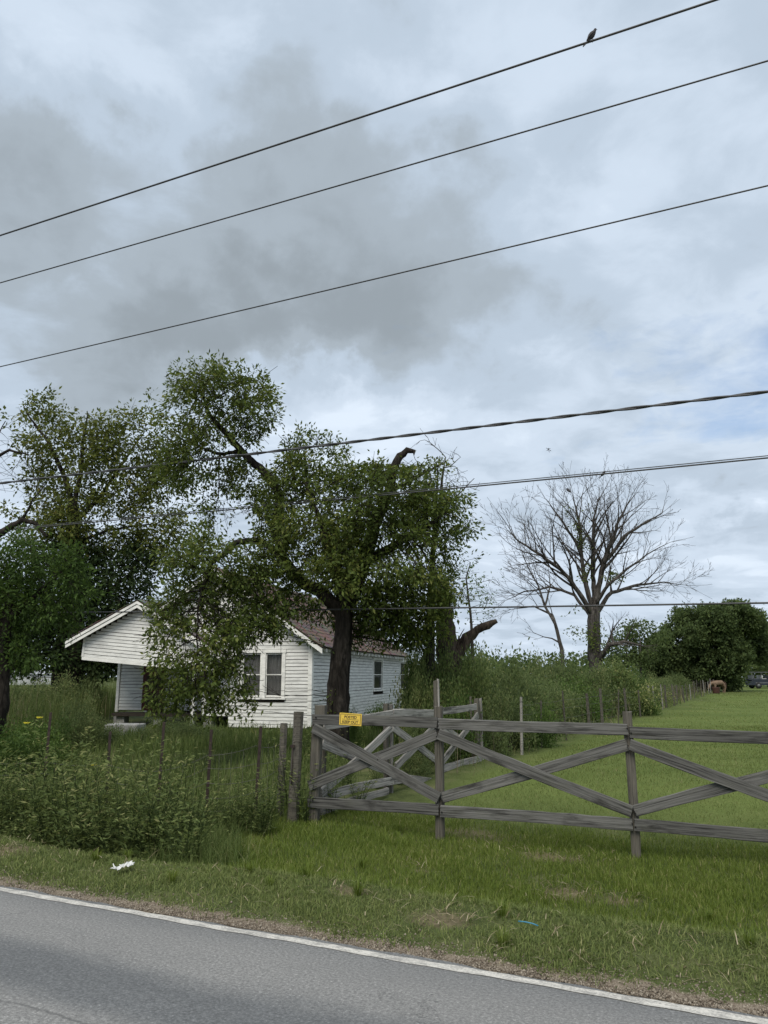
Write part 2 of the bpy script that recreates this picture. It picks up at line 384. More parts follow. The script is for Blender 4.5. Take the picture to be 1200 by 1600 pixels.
c = tmix(t, tramp(t, wmath('ADD', wmath('MULTIPLY', wn, 0.6, tree=t), wmath('MULTIPLY', fine, 0.45, tree=t), tree=t), [(0.46, 0.0), (0.60, 0.85)]), (0.56, 0.535, 0.48), (0.22, 0.212, 0.195))
L(t, c, b.inputs['Base Color']); b.inputs['Roughness'].default_value = 0.8

# ------------------------------------------------------------------ road frame and terrain height
R0 = G(0, 1387); R1 = G(1200, 1594)
rd = (R1 - R0)[:2]; rd = rd / np.linalg.norm(rd)              # along the road, towards the right
rn = np.array([-rd[1], rd[0]])                                # away from the camera
P0 = R0[:2]
ROAD_ANG = math.atan2(rd[1], rd[0])
def tco(x, y): return (x - P0[0]) * rn[0] + (y - P0[1]) * rn[1]
def sco(x, y): return (x - P0[0]) * rd[0] + (y - P0[1]) * rd[1]
def sm(a, b, x):
    k = np.clip((x - a) / (b - a), 0, 1); return k * k * (3 - 2 * k)
def vnoise(x, y, sc, seed=0):
    x = np.asarray(x) * sc + seed * 17.3; y = np.asarray(y) * sc - seed * 9.1
    return (np.sin(x * 1.7 + 1.3 * np.sin(y * 1.1)) + np.sin(y * 1.9 + 1.7 * np.sin(x * 0.9 + 2)) + 0.6 * np.sin(x * 3.7 + y * 2.9)) / 2.6
def terrain(x, y):
    x = np.asarray(x, float); y = np.asarray(y, float)
    t = tco(x, y)
    low = -0.33 + 0.17 * np.exp(-((x + 0.9) / 1.3) ** 2) - 0.20 * sm(-1.8, -3.2, x)
    lip = 1.12 + 0.10 * vnoise(x, y, 0.8, 3)
    z = -0.055 + 0.047 * sm(0.0, 0.06, t) + 0.04 * sm(0.07, 0.50, t)
    ditch = sm(lip, lip + 0.50, t) * (1 - sm(4.6, 9.0, t))
    z = z + ditch * (low - 0.02) - 0.02 * sm(4.6, 9, t)
    z = z + (0.018 * vnoise(x, y, 1.1, 1) + 0.010 * vnoise(x, y, 3.1, 2)) * sm(0.25, 0.7, t)
    return z
def gz(x, y): return float(terrain(x, y))
def on_ground(u, v):
    """point of the terrain seen at a pixel"""
    d = ray(u, v); lo, hi = 1.0, 400.0
    s = np.concatenate([np.linspace(2, 20, 900), np.linspace(20, 150, 900)])
    p = CAM[None] + d[None] * s[:, None]
    k = np.argmax(p[:, 2] <= terrain(p[:, 0], p[:, 1])); return p[k]

# worn patches of bare thatch
bare = [(690, 1440, 0.26, 0.11), (660, 1362, 0.16, 0.06), (880, 1400, 0.30, 0.14), (545, 1393, 0.2, 0.07), (0, 1330, 0.35, 0.2), (730, 1305, 0.7, 0.16), (345, 1305, 0.35, 0.14), (860, 1340, 0.5, 0.12), (970, 1408, 0.25, 0.07)]
bare_w = [(on_ground(u, v), a, b_) for u, v, a, b_ in bare]
def bareness(x, y):
    r = np.zeros_like(x)
    for p, a, b_ in bare_w:
        dx, dy = x - p[0], y - p[1]; al = (dx * rd[0] + dy * rd[1]) / a; ac = (dx * rn[0] + dy * rn[1]) / (b_ * 2.2)
        r = np.maximum(r, np.exp(-(al**2 + ac**2)))
    return r
# ground sheet
def axis(a, b, fine, far, n):
    f = np.arange(a, b, fine); g = np.geomspace(fine, far, n); return np.concatenate([(a - np.cumsum(g))[::-1], f, b + np.cumsum(g)])
xs = axis(-9, 9, 0.14, 90, 34); ys = axis(1.5, 15, 0.14, 90, 34)
XX, YY = np.meshgrid(xs, ys)
ZZ = terrain(XX, YY)
nx, ny = len(xs), len(ys)
idx = np.arange(nx * ny).reshape(ny, nx)
quads = np.stack([idx[:-1, :-1], idx[:-1, 1:], idx[1:, 1:], idx[1:, :-1]], -1).reshape(-1, 4)
# real surface kinds: bare gravel beside the asphalt, soil and thatch elsewhere
TT = tco(XX, YY)
m, t, b = new_mat('ground'); geo = N(t, 'ShaderNodeNewGeometry').outputs['Position']
at = N(t, 'ShaderNodeAttribute', attribute_name='gravel').outputs['Fac']
soil = tramp(t, tnoise(t, geo, 2.2, 7, 0.65), [(0.3, (0.048, 0.062, 0.024)), (0.5, (0.085, 0.105, 0.038)), (0.72, (0.14, 0.14, 0.07))])
lawn_f = tnoise(t, geo, 0.35, 6, 0.65)
lawn = tramp(t, lawn_f, [(0.3, (0.090, 0.125, 0.033)), (0.55, (0.128, 0.165, 0.048)), (0.8, (0.18, 0.195, 0.072))])
lf = N(t, 'ShaderNodeAttribute', attribute_name='lawn').outputs['Fac']
soil = tmix(t, lf, soil, lawn)
soil = tmix(t, tramp(t, tnoise(t, geo, 34, 4, 0.7), [(0.35, 0.55), (0.6, 0.0)]), soil, tmix(t, 1.0, soil, (0.45, 0.45, 0.45), 'MULTIPLY'))
grv = tramp(t, tnoise(t, geo, 70, 5, 0.75), [(0.32, (0.11, 0.088, 0.064)), (0.52, (0.20, 0.165, 0.125)), (0.72, (0.30, 0.26, 0.205))])
gf = wmath('ADD', at, wmath('MULTIPLY', wmath('SUBTRACT', tnoise(t, geo, 4.0, 6, 0.65), 0.5, tree=t), 0.9, tree=t), tree=t)
bf = N(t, 'ShaderNodeAttribute', attribute_name='bare').outputs['Fac']
soil = tmix(t, tramp(t, wmath('ADD', bf, wmath('MULTIPLY', wmath('SUBTRACT', tnoise(t, geo, 9, 5, 0.7), 0.5, tree=t), 0.5, tree=t), tree=t), [(0.35, 0.0), (0.75, 0.7)]), soil, tramp(t, tnoise(t, geo, 26, 5, 0.7), [(0.3, (0.09, 0.07, 0.045)), (0.7, (0.24, 0.19, 0.125))]))
c = tmix(t, tramp(t, gf, [(0.42, 0.0), (0.58, 1.0)]), soil, grv)
L(t, c, b.inputs['Base Color']); b.inputs['Roughness'].default_value = 1.0; b.inputs['Specular IOR Level'].default_value = 0.05
tbump(t, b, tnoise(t, geo, 45, 5, 0.7), 0.6, 0.02)
gravel = (1 - sm(0.10, 0.32, TT + 0.06 * vnoise(XX, YY, 2.0, 5)))
FL0 = np.array([1.85, 14.6]); FL1 = np.array([32.0, 76.0])     # field fence line
fd = (FL1 - FL0) / np.linalg.norm(FL1 - FL0); fnl = np.array([-fd[1], fd[0]])
def field_side(x, y): return -((x - FL0[0]) * fnl[0] + (y - FL0[1]) * fnl[1])     # > 0 on the mown side
lawnA = sm(-0.3, 0.6, field_side(XX, YY)) * sm(4.5, 8, TT)
me = mesh_np('ground', np.stack([XX, YY, ZZ], -1).reshape(-1, 3), quads, smooth=True, attrs={'gravel': gravel.ravel(), 'lawn': lawnA.ravel(), 'bare': (bareness(XX, YY) * sm(0.3, 0.5, TT)).ravel()})
tag(link('ground', me, MATS['ground']), 'uneven grassy ground with a shallow roadside ditch', 'ground', kind='structure')

# road: local x along the road, local y away from the camera (0 = outer edge of the white line)
road_root_m = Matrix.Translation((P0[0], P0[1], 0)) @ Matrix.Rotation(ROAD_ANG, 4, 'Z')
def edge(x, k=0): return 0.045 + 0.018 * math.sin(x * 2.1 + 1) + 0.012 * math.sin(x * 7.3) + 0.008 * math.sin(x * 17.9 + 2)
V = []; Fq = []
rx = np.concatenate([np.linspace(-150, -9, 30), np.arange(-8.9, 14, 0.08), np.linspace(14.2, 150, 30)])
ycols = [-7.2, -3.4, -1.6, -0.4, None, 'skirt']
for x in rx:
    for yc in ycols:
        e = edge(x)
        if yc is None: V.append((x, e, -0.004))
        elif yc == 'skirt': V.append((x, e + 0.02, -0.03))
        else: V.append((x, yc, 0.0 - 0.012 * (yc + 3.4) / 3.4 * (1 if yc > -3.4 else -1) + 0.012))
nc = len(ycols)
for i in range(len(rx) - 1):
    for j in range(nc - 1): Fq.append((i * nc + j, (i + 1) * nc + j, (i + 1) * nc + j + 1, i * nc + j + 1))
road = link('road', mesh_np('road', V, Fq), MATS['asphalt']); road.matrix_world = road_root_m
tag(road, 'grey worn asphalt road with a white edge line', 'road', kind='structure')
V = []; Fq = []
xs2 = np.arange(-40, 40, 0.05)
for x in xs2:
    a = 0.010 + 0.006 * math.sin(x * 5.1) + 0.004 * math.sin(x * 23 + 1); b2 = -0.068 + 0.006 * math.sin(x * 4.3 + 2) + 0.004 * math.sin(x * 19)
    zz = -0.0008; V += [(x, b2, zz + 0.0012), (x, a, zz)]
for i in range(len(xs2) - 1): Fq.append((2 * i, 2 * i + 2, 2 * i + 3, 2 * i + 1))
ln = link('edge_line', mesh_np('edge_line', V, Fq), MATS['road_paint'], road)

# ------------------------------------------------------------------ blades of grass
def blades(n_try, xr, yr, dens, h0, h1, w0, w1, lean, tint_mu=0.4, tint_sd=0.22, seg=2, scale_y=None, flat=False):
    x = rng.uniform(*xr, n_try); y = rng.uniform(*yr, n_try)
    p = dens(x, y); keep = rng.random(n_try) < p; x, y = x[keep], y[keep]
    # only what the camera, or one a few steps aside, can see
    keep = np.abs(x) < 0.56 * y + 1.3; x, y = x[keep], y[keep]
    n = len(x); z = terrain(x, y) - 0.01
    k = np.ones(n) if scale_y is None else scale_y(x, y)
    h = rng.uniform(h0, h1, n) * (0.75 + 0.5 * rng.random(n)); w = rng.uniform(w0, w1, n) * k
    a = rng.uniform(0, 2 * math.pi, n); ln = lean * rng.random(n) ** 0.8
    d = np.stack([np.cos(a), np.sin(a), np.zeros(n)], -1); b = a + rng.normal(math.pi / 2, 0.5, n)
    s = np.stack([np.cos(b), np.sin(b), np.zeros(n)], -1)
    B = np.stack([x, y, z], -1)
    up = np.array([0, 0, 1.0])
    tint = np.clip(rng.normal(tint_mu, tint_sd, n), 0, 1)
    hz = h[:, None]; lx = (ln * h)[:, None]
    wv = (s * w[:, None]) * 0.5
    vz = np.sqrt(np.clip(1 - (ln * 0.7)**2, 0.15, 1))[:, None]
    if seg == 1:
        V = np.stack([B - wv, B + wv, B + up * hz * vz + d * lx], 1).reshape(-1, 3)
        T = np.arange(3 * n).reshape(-1, 3); return mesh_np('grass', V, None, T, attrs={'tint': np.repeat(tint, 3)})
    M1 = B + up * hz * 0.55 * vz + d * lx * 0.3
    V = np.stack([B - wv, B + wv, M1 + wv * 0.75, M1 - wv * 0.75, B + up * hz * vz * 0.9 + d * lx], 1).reshape(-1, 3)
    o = np.arange(n)[:, None] * 5
    return mesh_np('grass', V, o + np.array([[0, 1, 2, 3]]), o + np.array([[3, 2, 4]]), attrs={'tint': np.repeat(tint, 5)})
def patch_dens(x, y, sc, seed, lo=0.35):
    return np.clip(0.62 + 0.55 * vnoise(x, y, sc, seed), lo, 1)
g1 = blades(620000, (-5, 5), (3.2, 10.5), lambda x, y: sm(0.10, 0.30, tco(x, y) + 0.08 * vnoise(x, y, 2.6, 5)) * (1 - sm(1.15, 1.4, tco(x, y))) * patch_dens(x, y, 2.2, 4) * (1 - 0.85 * bareness(x, y)), 0.03, 0.065, 0.0045, 0.009, 1.5, 0.40, 0.24)
tag(link('verge_grass', g1, MATS['grass_verge']), 'short dull green grass on the verge beside the road', 'grass', kind='stuff')
g2 = blades(300000, (-2.6, 5.5), (5.2, 11.5), lambda x, y: sm(1.15, 1.45, tco(x, y)) * (1 - sm(5.0, 6.0, tco(x, y))) * sm(-2.1, -1.5, x + 0.3 * vnoise(x, y, 1.3, 8)) * (1 - 0.75 * bareness(x, y)) * patch_dens(x, y, 1.7, 6, 0.5), 0.045, 0.10, 0.0045, 0.008, 0.9, 0.45, 0.22)
tag(link('ditch_grass', g2, MATS['grass_lush']), 'lush bright green grass in front of the wooden gate', 'grass', kind='stuff')
g3 = blades(300000, (-1.5, 13), (8, 26), lambda x, y: sm(0.05, 0.7, field_side(x, y)) * sm(4.8, 5.8, tco(x, y)) * (7.5 / y)**1.2, 0.03, 0.07, 0.005, 0.009, 0.9, 0.45, 0.22, seg=1, scale_y=lambda x, y: (y / 9.0))
tag(link('lawn_grass', g3, MATS['grass_lawn']), 'mown lawn grass stretching away behind the wooden fence', 'grass', kind='stuff')
g3b = blades(120000, (4, 44), (24, 84), lambda x, y: sm(0.05, 0.9, field_side(x, y)) * (24 / y)**1.4, 0.03, 0.065, 0.007, 0.010, 0.9, 0.45, 0.22, seg=1, scale_y=lambda x, y: (y / 9.0))
tag(link('far_lawn_grass', g3b, MATS['grass_lawn']), 'distant mown grass of the field near the parked vehicle', 'grass', kind='stuff')
# tall grass of the overgrown yard
def wire_t(x, y): return tco(x, y)
g4 = blades(120000, (-13, 0.8), (9.3, 23), lambda x, y: sm(4.3, 4.8, tco(x, y)) * (10 / y)**0.9 * (1 - sm(-1.2, 0.1, x - 0.22 * (y - 10) + 1.0)) * patch_dens(x, y, 0.9, 2), 0.14, 0.40, 0.006, 0.011, 0.55, 0.40, 0.22, scale_y=lambda x, y: np.clip(y / 11, 1, 2))
tag(link('yard_tall_grass', g4, MATS['grass_tall']), 'tall unmown grass of the yard behind the wire fence', 'grass', kind='stuff')
g5 = blades(60000, (-26, -7.2), (19, 46), lambda x, y: sm(-8.6, -9.4, x + 0.21 * (y - 23)) * (20 / y)**1.2, 0.8, 1.45, 0.012, 0.022, 0.35, 0.55, 0.25, scale_y=lambda x, y: np.clip(y / 22, 1, 2))
tag(link('field_tall_grass', g5, MATS['grass_tall']), 'chest high pale green weeds in the field left of the house', 'grass', kind='stuff')
# grass fringe under the thicket
g8 = blades(16000, (0.2, 34), (13.5, 76), lambda x, y: (np.abs(field_side(x, y) + 0.9) < 0.8) * (15 / y)**0.8, 0.7, 1.35, 0.006, 0.010, 0.35, 0.35, 0.3, scale_y=lambda x, y: np.clip(y / 15, 1, 4))
leaf_mat('dead_stem', [(0, (0.05, 0.045, 0.03)), (0.5, (0.12, 0.10, 0.065)), (1, (0.22, 0.19, 0.13))], 0.15, 0.8)
tag(link('dry_stems', g8, MATS['dead_stem']), 'brown dry stems standing behind the field fence wires', 'stems', kind='stuff')
g6 = blades(50000, (0.2, 34), (13.5, 76), lambda x, y: (np.abs(field_side(x, y) + 0.35) < 0.55) * (15 / y)**0.8, 0.15, 0.5, 0.007, 0.012, 0.8, 0.6, 0.28, scale_y=lambda x, y: np.clip(y / 14, 1, 4))
tag(link('fence_line_grass', g6, MATS['grass_tall']), 'rank dry grass along the foot of the field fence', 'grass', kind='stuff')
# rough long grass on the ditch flank below the weeds
g7 = blades(90000, (-6.5, -0.4), (6.0, 12.5), lambda x, y: sm(1.3, 1.9, tco(x, y)) * (1 - sm(4.6, 5.2, tco(x, y))) * (1 - sm(-1.75, -1.2, x + 0.25 * vnoise(x, y, 1.3, 8))) * patch_dens(x, y, 1.5, 9), 0.14, 0.42, 0.004, 0.008, 1.0, 0.42, 0.25)
tag(link('ditch_rough_grass', g7, MATS['grass_tall']), 'rough arching grass in the weedy ditch', 'grass', kind='stuff')
# dry straw clippings
def straw(n_try, dens, xr, yr, l0, l1):
    x = rng.uniform(*xr, n_try); y = rng.uniform(*yr, n_try); k = rng.random(n_try) < dens(x, y); x, y = x[k], y[k]; n = len(x)
    a = rng.uniform(0, 6.28, n); el = rng.normal(0.1, 0.25, n); ln = rng.uniform(l0, l1, n)
    d = np.stack([np.cos(a) * np.cos(el), np.sin(a) * np.cos(el), np.sin(el)], -1) * ln[:, None]
    s = np.stack([-np.sin(a), np.cos(a), np.zeros(n)], -1) * rng.uniform(0.0015, 0.003, n)[:, None]
    B = np.stack([x, y, terrain(x, y) + rng.uniform(0.004, 0.05, n) * sm(0.35, 0.7, tco(x, y)) + 0.004], -1)
    M = B + d * 0.5 + np.array([0, 0, 0.01])
    V = np.stack([B - s, B + s, M + s, M - s, B + d], 1).reshape(-1, 3); o = np.arange(n)[:, None] * 5
    return mesh_np('straw', V, o + np.array([[0, 1, 2, 3]]), o + np.array([[3, 2, 4]]), attrs={'tint': np.repeat(rng.random(n), 5)})
st = straw(60000, lambda x, y: np.clip(0.035 * sm(0.25, 0.5, tco(x, y)) * (1 - sm(0.9, 1.3, tco(x, y))) + 0.10 * np.exp(-((tco(x, y) - 0.36) / 0.10)**2) * sm(-2.5, 1, x) + 0.28 * bareness(x, y) * sm(0.3, 0.5, tco(x, y)), 0, 1), (-5, 5), (3.2, 9.5), 0.05, 0.16)
tag(link('dry_clippings', st, MATS['dry_straw']), 'pale dry grass clippings scattered on the verge', 'straw', kind='stuff')
# gravel
n = 26000
sx = rng.uniform(-1, 9, n); tt = 0.05 + np.abs(rng.normal(0, 0.11, n)); k = tt < 0.42; sx, tt = sx[k], tt[k]; n = len(sx)
gx = P0[0] + rd[0] * sx + rn[0] * tt; gy = P0[1] + rd[1] * sx + rn[1] * tt
oct_ = np.array([(1, 0, 0), (-1, 0, 0), (0, 1, 0), (0, -1, 0), (0, 0, 1), (0, 0, -1)], float); octf = np.array([(0, 2, 4), (2, 1, 4), (1, 3, 4), (3, 0, 4), (2, 0, 5), (1, 2, 5), (3, 1, 5), (0, 3, 5)])
r = rng.gamma(2.2, 0.0013, n) + 0.002
V = oct_[None] * (r[:, None, None] * rng.uniform(0.55, 1.3, (n, 6, 1))); ang = rng.uniform(0, 6.28, n); ca, sa = np.cos(ang)[:, None], np.sin(ang)[:, None]
V = np.stack([V[..., 0] * ca - V[..., 1] * sa, V[..., 0] * sa + V[..., 1] * ca, V[..., 2] * 0.8], -1) + np.stack([gx, gy, terrain(gx, gy) + r * 0.3], -1)[:, None]
leaf_mat('gravel_stone', [(0, (0.10, 0.08, 0.06)), (0.5, (0.19, 0.158, 0.122)), (1, (0.31, 0.27, 0.215))], 0.0, 0.9)
me = mesh_np('gravel', V.reshape(-1, 3), None, (np.arange(n)[:, None, None] * 6 + octf[None]).reshape(-1, 3), attrs={'tint': np.repeat(rng.random(n), 6)})
tag(link('gravel', me, MATS['gravel_stone']), 'loose brown gravel between the white line and the grass', 'gravel', kind='stuff')

# ------------------------------------------------------------------ the wooden fences
def board(name, p0, p1, width, thick, nrm, mat, parent, bow=0.0, rough=0.004, nseg=10, wobble=0.006):
    """a weathered plank between two points: local x runs along the grain, local y is the thickness"""
    p0, p1 = Vector(p0), Vector(p1); ax = (p1 - p0); Ln = ax.length; ax.normalize()
    y = Vector(nrm).normalized(); y = (y - ax * y.dot(ax)).normalized(); z = ax.cross(y)
    hw, ht, c = width / 2, thick / 2, min(width, thick) * 0.16
    prof = [(-ht + c, -hw), (ht - c, -hw), (ht, -hw + c), (ht, hw - c), (ht - c, hw), (-ht + c, hw), (-ht, hw - c), (-ht, -hw + c)]
    V = []; n = len(prof); ph = random.uniform(0, 9)
    for i in range(nseg + 1):
        f = i / nseg; x = f * Ln
        bz = bow * math.sin(math.pi * f) + wobble * math.sin(ph + 5 * f); by = wobble * 0.7 * math.sin(ph * 1.7 + 4 * f)
        tw = 1 + random.uniform(-0.03, 0.03)
        for (a, b_) in prof:
            e = random.uniform(-1, 1) * 0.012 if i in (0, nseg) else 0
            V.append((x + e, a + by + random.uniform(-1, 1) * rough * 0.5, b_ * tw + bz + random.uniform(-1, 1) * rough))
    Fs = [(i * n + k, i * n + (k + 1) % n, (i + 1) * n + (k + 1) % n, (i + 1) * n + k) for i in range(nseg) for k in range(n)]
    Fs += [tuple(range(n))[::-1], tuple(range(nseg * n, (nseg + 1) * n))]
    me = bpy.data.meshes.new(name); me.from_pydata(V, [], Fs); me.update()
    mw = Matrix(((ax.x, y.x, z.x, p0.x), (ax.y, y.y, z.y, p0.y), (ax.z, y.z, z.z, p0.z), (0, 0, 0, 1)))
    o = link(name, me, MATS[mat])
    if parent is not None:
        o.parent = parent; o.matrix_local = Matrix.Translation(-Vector(parent.location)) @ mw      # parents are unrotated empties
    else: o.matrix_world = mw
    return o
def depth_by_sep(u, vt, vb, sep):
    a, b_ = ray(u, vt), ray(u, vb); return sep / (a[2] / a[1] - b_[2] / b_[1])
YA, YC = depth_by_sep(485, 1113, 1242, 1.0), depth_by_sep(985, 1132, 1279, 1.0)
A = W(485, 1180, YA); C = W(985, 1180, YC)
fdir = np.array([C[0] - A[0], C[1] - A[1], 0]); fdir /= np.linalg.norm(fdir)
fn = np.array([-fdir[1], fdir[0], 0])                           # away from the camera
fence = empty('wooden_fence', (A[0], A[1], gz(A[0], A[1])))
tag(fence, 'weathered grey front fence with crossed board braces facing the road', 'fence')
def FP(u, v, off=0.0): return onplane(u, v, A + fn * off, fn)
def fboard(name, u0, v0, u1, v1, off, w=0.126, th=0.036, mat='grey_wood', bow=0.0, parent=None, plane=FP, nrm=None, **kw):
    return board(name, plane(u0, v0, off), plane(u1, v1, off), w, th, fn if nrm is None else nrm, mat, parent or fence, bow, **kw)
def fpost(u_t, v_t, u_b, v_b, off, w, mat='post_wood', plane=FP, parent=None, nrm=None, depth=None):
    a, b_ = plane(u_t, v_t, off), plane(u_b, v_b, off); b_[2] = min(b_[2], gz(b_[0], b_[1]) - 0.12)
    return board('post', b_, a, w, depth or w, fn if nrm is None else nrm, mat, parent or fence, 0.0, 0.003, 6, 0.004)
# posts stand behind the boards
fpost(497, 1128, 489, 1288, 0.085, 0.125)
fpost(685, 1104, 688, 1294, 0.085, 0.10)
fpost(980, 1112, 995, 1345, 0.085, 0.10)
right_end = 1325
fpost(1318, 1120, 1340, 1385, 0.085, 0.10)
# rails, pixel rows are board centre lines
fboard('rail', 489, 1123.5, 683.5, 1129.5, 0.0)
fboard('rail', 685.5, 1130, 981, 1141, 0.0, bow=-0.004)
fboard('rail', 983.5, 1143.5, right_end, 1156.5, 0.0, bow=-0.015)
fboard('rail', 481, 1252, 686, 1266, 0.0)
fboard('rail', 688.5, 1266.5, 988, 1288, 0.0)
fboard('rail', 991, 1289.5, right_end + 10, 1316, 0.0)
# crossed braces: the front one of each pair lies over the other
fboard('brace', 490, 1137, 686, 1246, -0.022, nseg=14)
fboard('brace', 483, 1228, 683, 1146, 0.018)
fboard('brace', 686, 1148, 986, 1268, -0.022)
fboard('brace', 690, 1247, 981, 1164, 0.018)
fboard('brace', 984, 1164, right_end, 1288, -0.022)
fboard('brace', 991, 1267.5, right_end, 1180, 0.018)
for (u, v) in ((684, 1127), (684, 1134), (682, 1151), (688, 1152), (687, 1244), (690, 1250), (686, 1262), (690, 1269), (980, 1138), (986, 1145), (981, 1165), (986, 1169), (989, 1266), (993, 1271), (988, 1287), (993, 1292), (493, 1121), (494, 1139), (488, 1250), (590, 1187)):
    p = Vector(FP(u, v, -0.030 if abs(v - 1187) > 3 else -0.044)); mb = MB(); mb.tube([(0, 0, 0), tuple(Vector(fn) * 0.02)], 0.009, 6)
    o = mb.build('nail', MATS['nail_steel'], fence); o.location = p - Vector(fence.location)

# second fence runs back from the left end post
Y2 = depth_by_sep(745, 1099, 1183, 1.0)
B0 = W(497, 1180, YA + 0.30); B1 = W(747, 1140, Y2)
d2 = np.array([B1[0] - B0[0], B1[1] - B0[1], 0]); d2 /= np.linalg.norm(d2); n2 = np.array([-d2[1], d2[0], 0])
fence2 = empty('wooden_fence', (B1[0], B1[1], gz(B1[0], B1[1])))
tag(fence2, 'bleached crossed board fence running back from the gate to the thicket', 'fence')
def FP2(u, v, off=0.0): return onplane(u, v, B0 + n2 * off, n2)
k2 = dict(parent=fence2, plane=FP2, nrm=n2, mat='pale_wood')
fpost(603, 1100, 604, 1240, 0.09, 0.075, plane=FP2, parent=fence2, nrm=n2)
fpost(611, 1100, 612, 1238, 0.06, 0.05, mat='pale_wood', plane=FP2, parent=fence2, nrm=n2)
fpost(680.5, 1064, 684, 1215, 0.10, 0.07, plane=FP2, parent=fence2, nrm=n2)
fpost(684.5, 1061, 687.5, 1215, 0.06, 0.035, mat='pale_wood', plane=FP2, parent=fence2, nrm=n2)
fpost(744.5, 1092, 746, 1190, 0.09, 0.085, plane=FP2, parent=fence2, nrm=n2)
fpost(750.5, 1091, 754, 1188, 0.05, 0.05, mat='pale_wood', plane=FP2, parent=fence2, nrm=n2)
fpost(735.5, 1089, 738, 1180, 0.12, 0.035, plane=FP2, parent=fence2, nrm=n2)
fboard('rail', 505, 1134, 613, 1116, 0.0, w=0.12, **k2)
fboard('rail', 613.5, 1114.5, 684, 1114, 0.0, w=0.12, **k2)
fboard('rail', 686, 1112, 744, 1104.5, 0.0, w=0.12, **k2)
fboard('rail', 502, 1248, 614.5, 1219.5, 0.0, w=0.12, bow=0.03, **k2)
fboard('rail', 502, 1268, 606, 1236, -0.02, w=0.10, bow=0.02, **k2)
fboard('rail', 615.5, 1219.5, 676, 1222, 0.0, w=0.12, bow=0.03, **k2)
fboard('rail', 690, 1201.5, 752, 1184.5, 0.0, w=0.12, **k2)
fboard('brace', 502, 1240, 611, 1138, -0.02, w=0.12, **k2)
fboard('brace', 503, 1163, 612, 1207, 0.02, w=0.12, **k2)
fboard('brace', 618, 1198, 681, 1135, -0.02, w=0.12, **k2)
fboard('brace', 614, 1136, 683, 1190, 0.02, w=0.12, **k2)
fboard('brace', 690, 1193, 746, 1117, -0.02, w=0.12, **k2)
fboard('brace', 692, 1136, 750, 1178, 0.02, w=0.12, **k2)
# blocky end post of the second fence, standing behind the front rail
e0 = W(502, 1102, YA + 0.75); e1 = np.array([e0[0] - 0.02, e0[1], gz(e0[0], e0[1]) - 0.1])
board('post', e1, e0, 0.155, 0.12, fn, 'post_wood', fence2, 0, 0.003, 6)

# lone gate posts beside the fence
def lone_post(u_t, v_t, u_b, v_b, Y, r, label, facets=9):
    a = W(u_t, v_t, Y); b_ = W(u_b, v_b, Y); g = gz(b_[0], b_[1]); b_[2] = g - 0.15
    root = empty('gate_post', (b_[0], b_[1], g)); tag(root, label, 'post')
    pts = [Vector(b_) + (Vector(a) - Vector(b_)) * i / 8 for i in range(9)]
    mb = MB(); rr = [r * (1 + random.uniform(-0.05, 0.05)) * (1.06 - 0.012 * i) for i in range(9)]
    mb.tube([p - Vector(root.location) for p in pts], rr, facets)
    mb.sm = [False] * len(mb.sm)
    mb.build('post_shaft', MATS['post_wood'], root)
    return root, Vector(a) - Vector(root.location), Vector(b_) - Vector(root.location)
gp, ga, gb = lone_post(467, 1112, 457, 1283, YA + 0.02, 0.067, 'thick weathered gate post left of the crossed board fence')
mb = MB(); hp = gb + (ga - gb) * 0.72
mb.box(hp.x - 0.075, hp.x - 0.02, hp.y - 0.085, hp.y - 0.06, hp.z - 0.02, hp.z + 0.015); mb.build('hinge_bracket', MATS['rusty_steel'], gp)
mb = MB(); mb.tube([(hp.x - 0.045, hp.y - 0.078, hp.z), (hp.x - 0.05, hp.y - 0.075, hp.z - 0.46)], 0.006, 6); mb.build('hanging_rod', MATS['rusty_steel'], gp)
lone_post(444, 1130, 437, 1280, YA + 0.35, 0.05, 'thin leaning post just behind the thick gate post', 7)

# sign
s0, s1, s2, s3 = [Vector(FP(u, v, -0.024)) for u, v in ((530, 1132.2), (564.5, 1134.6), (564.8, 1115.4), (530.5, 1113.6))]
sroot = empty('posted_sign', tuple((s0 + s1) / 2)); tag(sroot, 'small yellow no trespassing sign nailed to the top rail', 'sign')
sx = (s1 - s0); sw = sx.length; sx.normalize(); sh = ((s3 - s0).length + (s2 - s1).length) / 2
sy = Vector(fn).cross(sx); sy = (sy if sy.z > 0 else -sy).normalized(); sz = sx.cross(sy)
sm_w = Matrix(((sx.x, sy.x, sz.x, s0.x), (sx.y, sy.y, sz.y, s0.y), (sx.z, sy.z, sz.z, s0.z), (0, 0, 0, 1)))
def sign_part(name, mb, mat):
    o = mb.build(name, MATS[mat], sroot); o.matrix_local = Matrix.Translation(-Vector(sroot.location)) @ sm_w; return o
mb = MB(); mb.box(0, sw, 0, sh, -0.002, 0.002); sign_part('sign_panel', mb, 'sign_yellow')
mb = MB(); e = 0.012; w_ = 0.0055
for (x0, x1, y0, y1) in ((e, sw - e, e, e + w_), (e, sw - e, sh - e - w_, sh - e), (e, e + w_, e + w_, sh - e - w_), (sw - e - w_, sw - e, e + w_, sh - e - w_)): mb.box(x0, x1, y0, y1, 0.0021, 0.0029)
sign_part('border', mb, 'sign_ink')
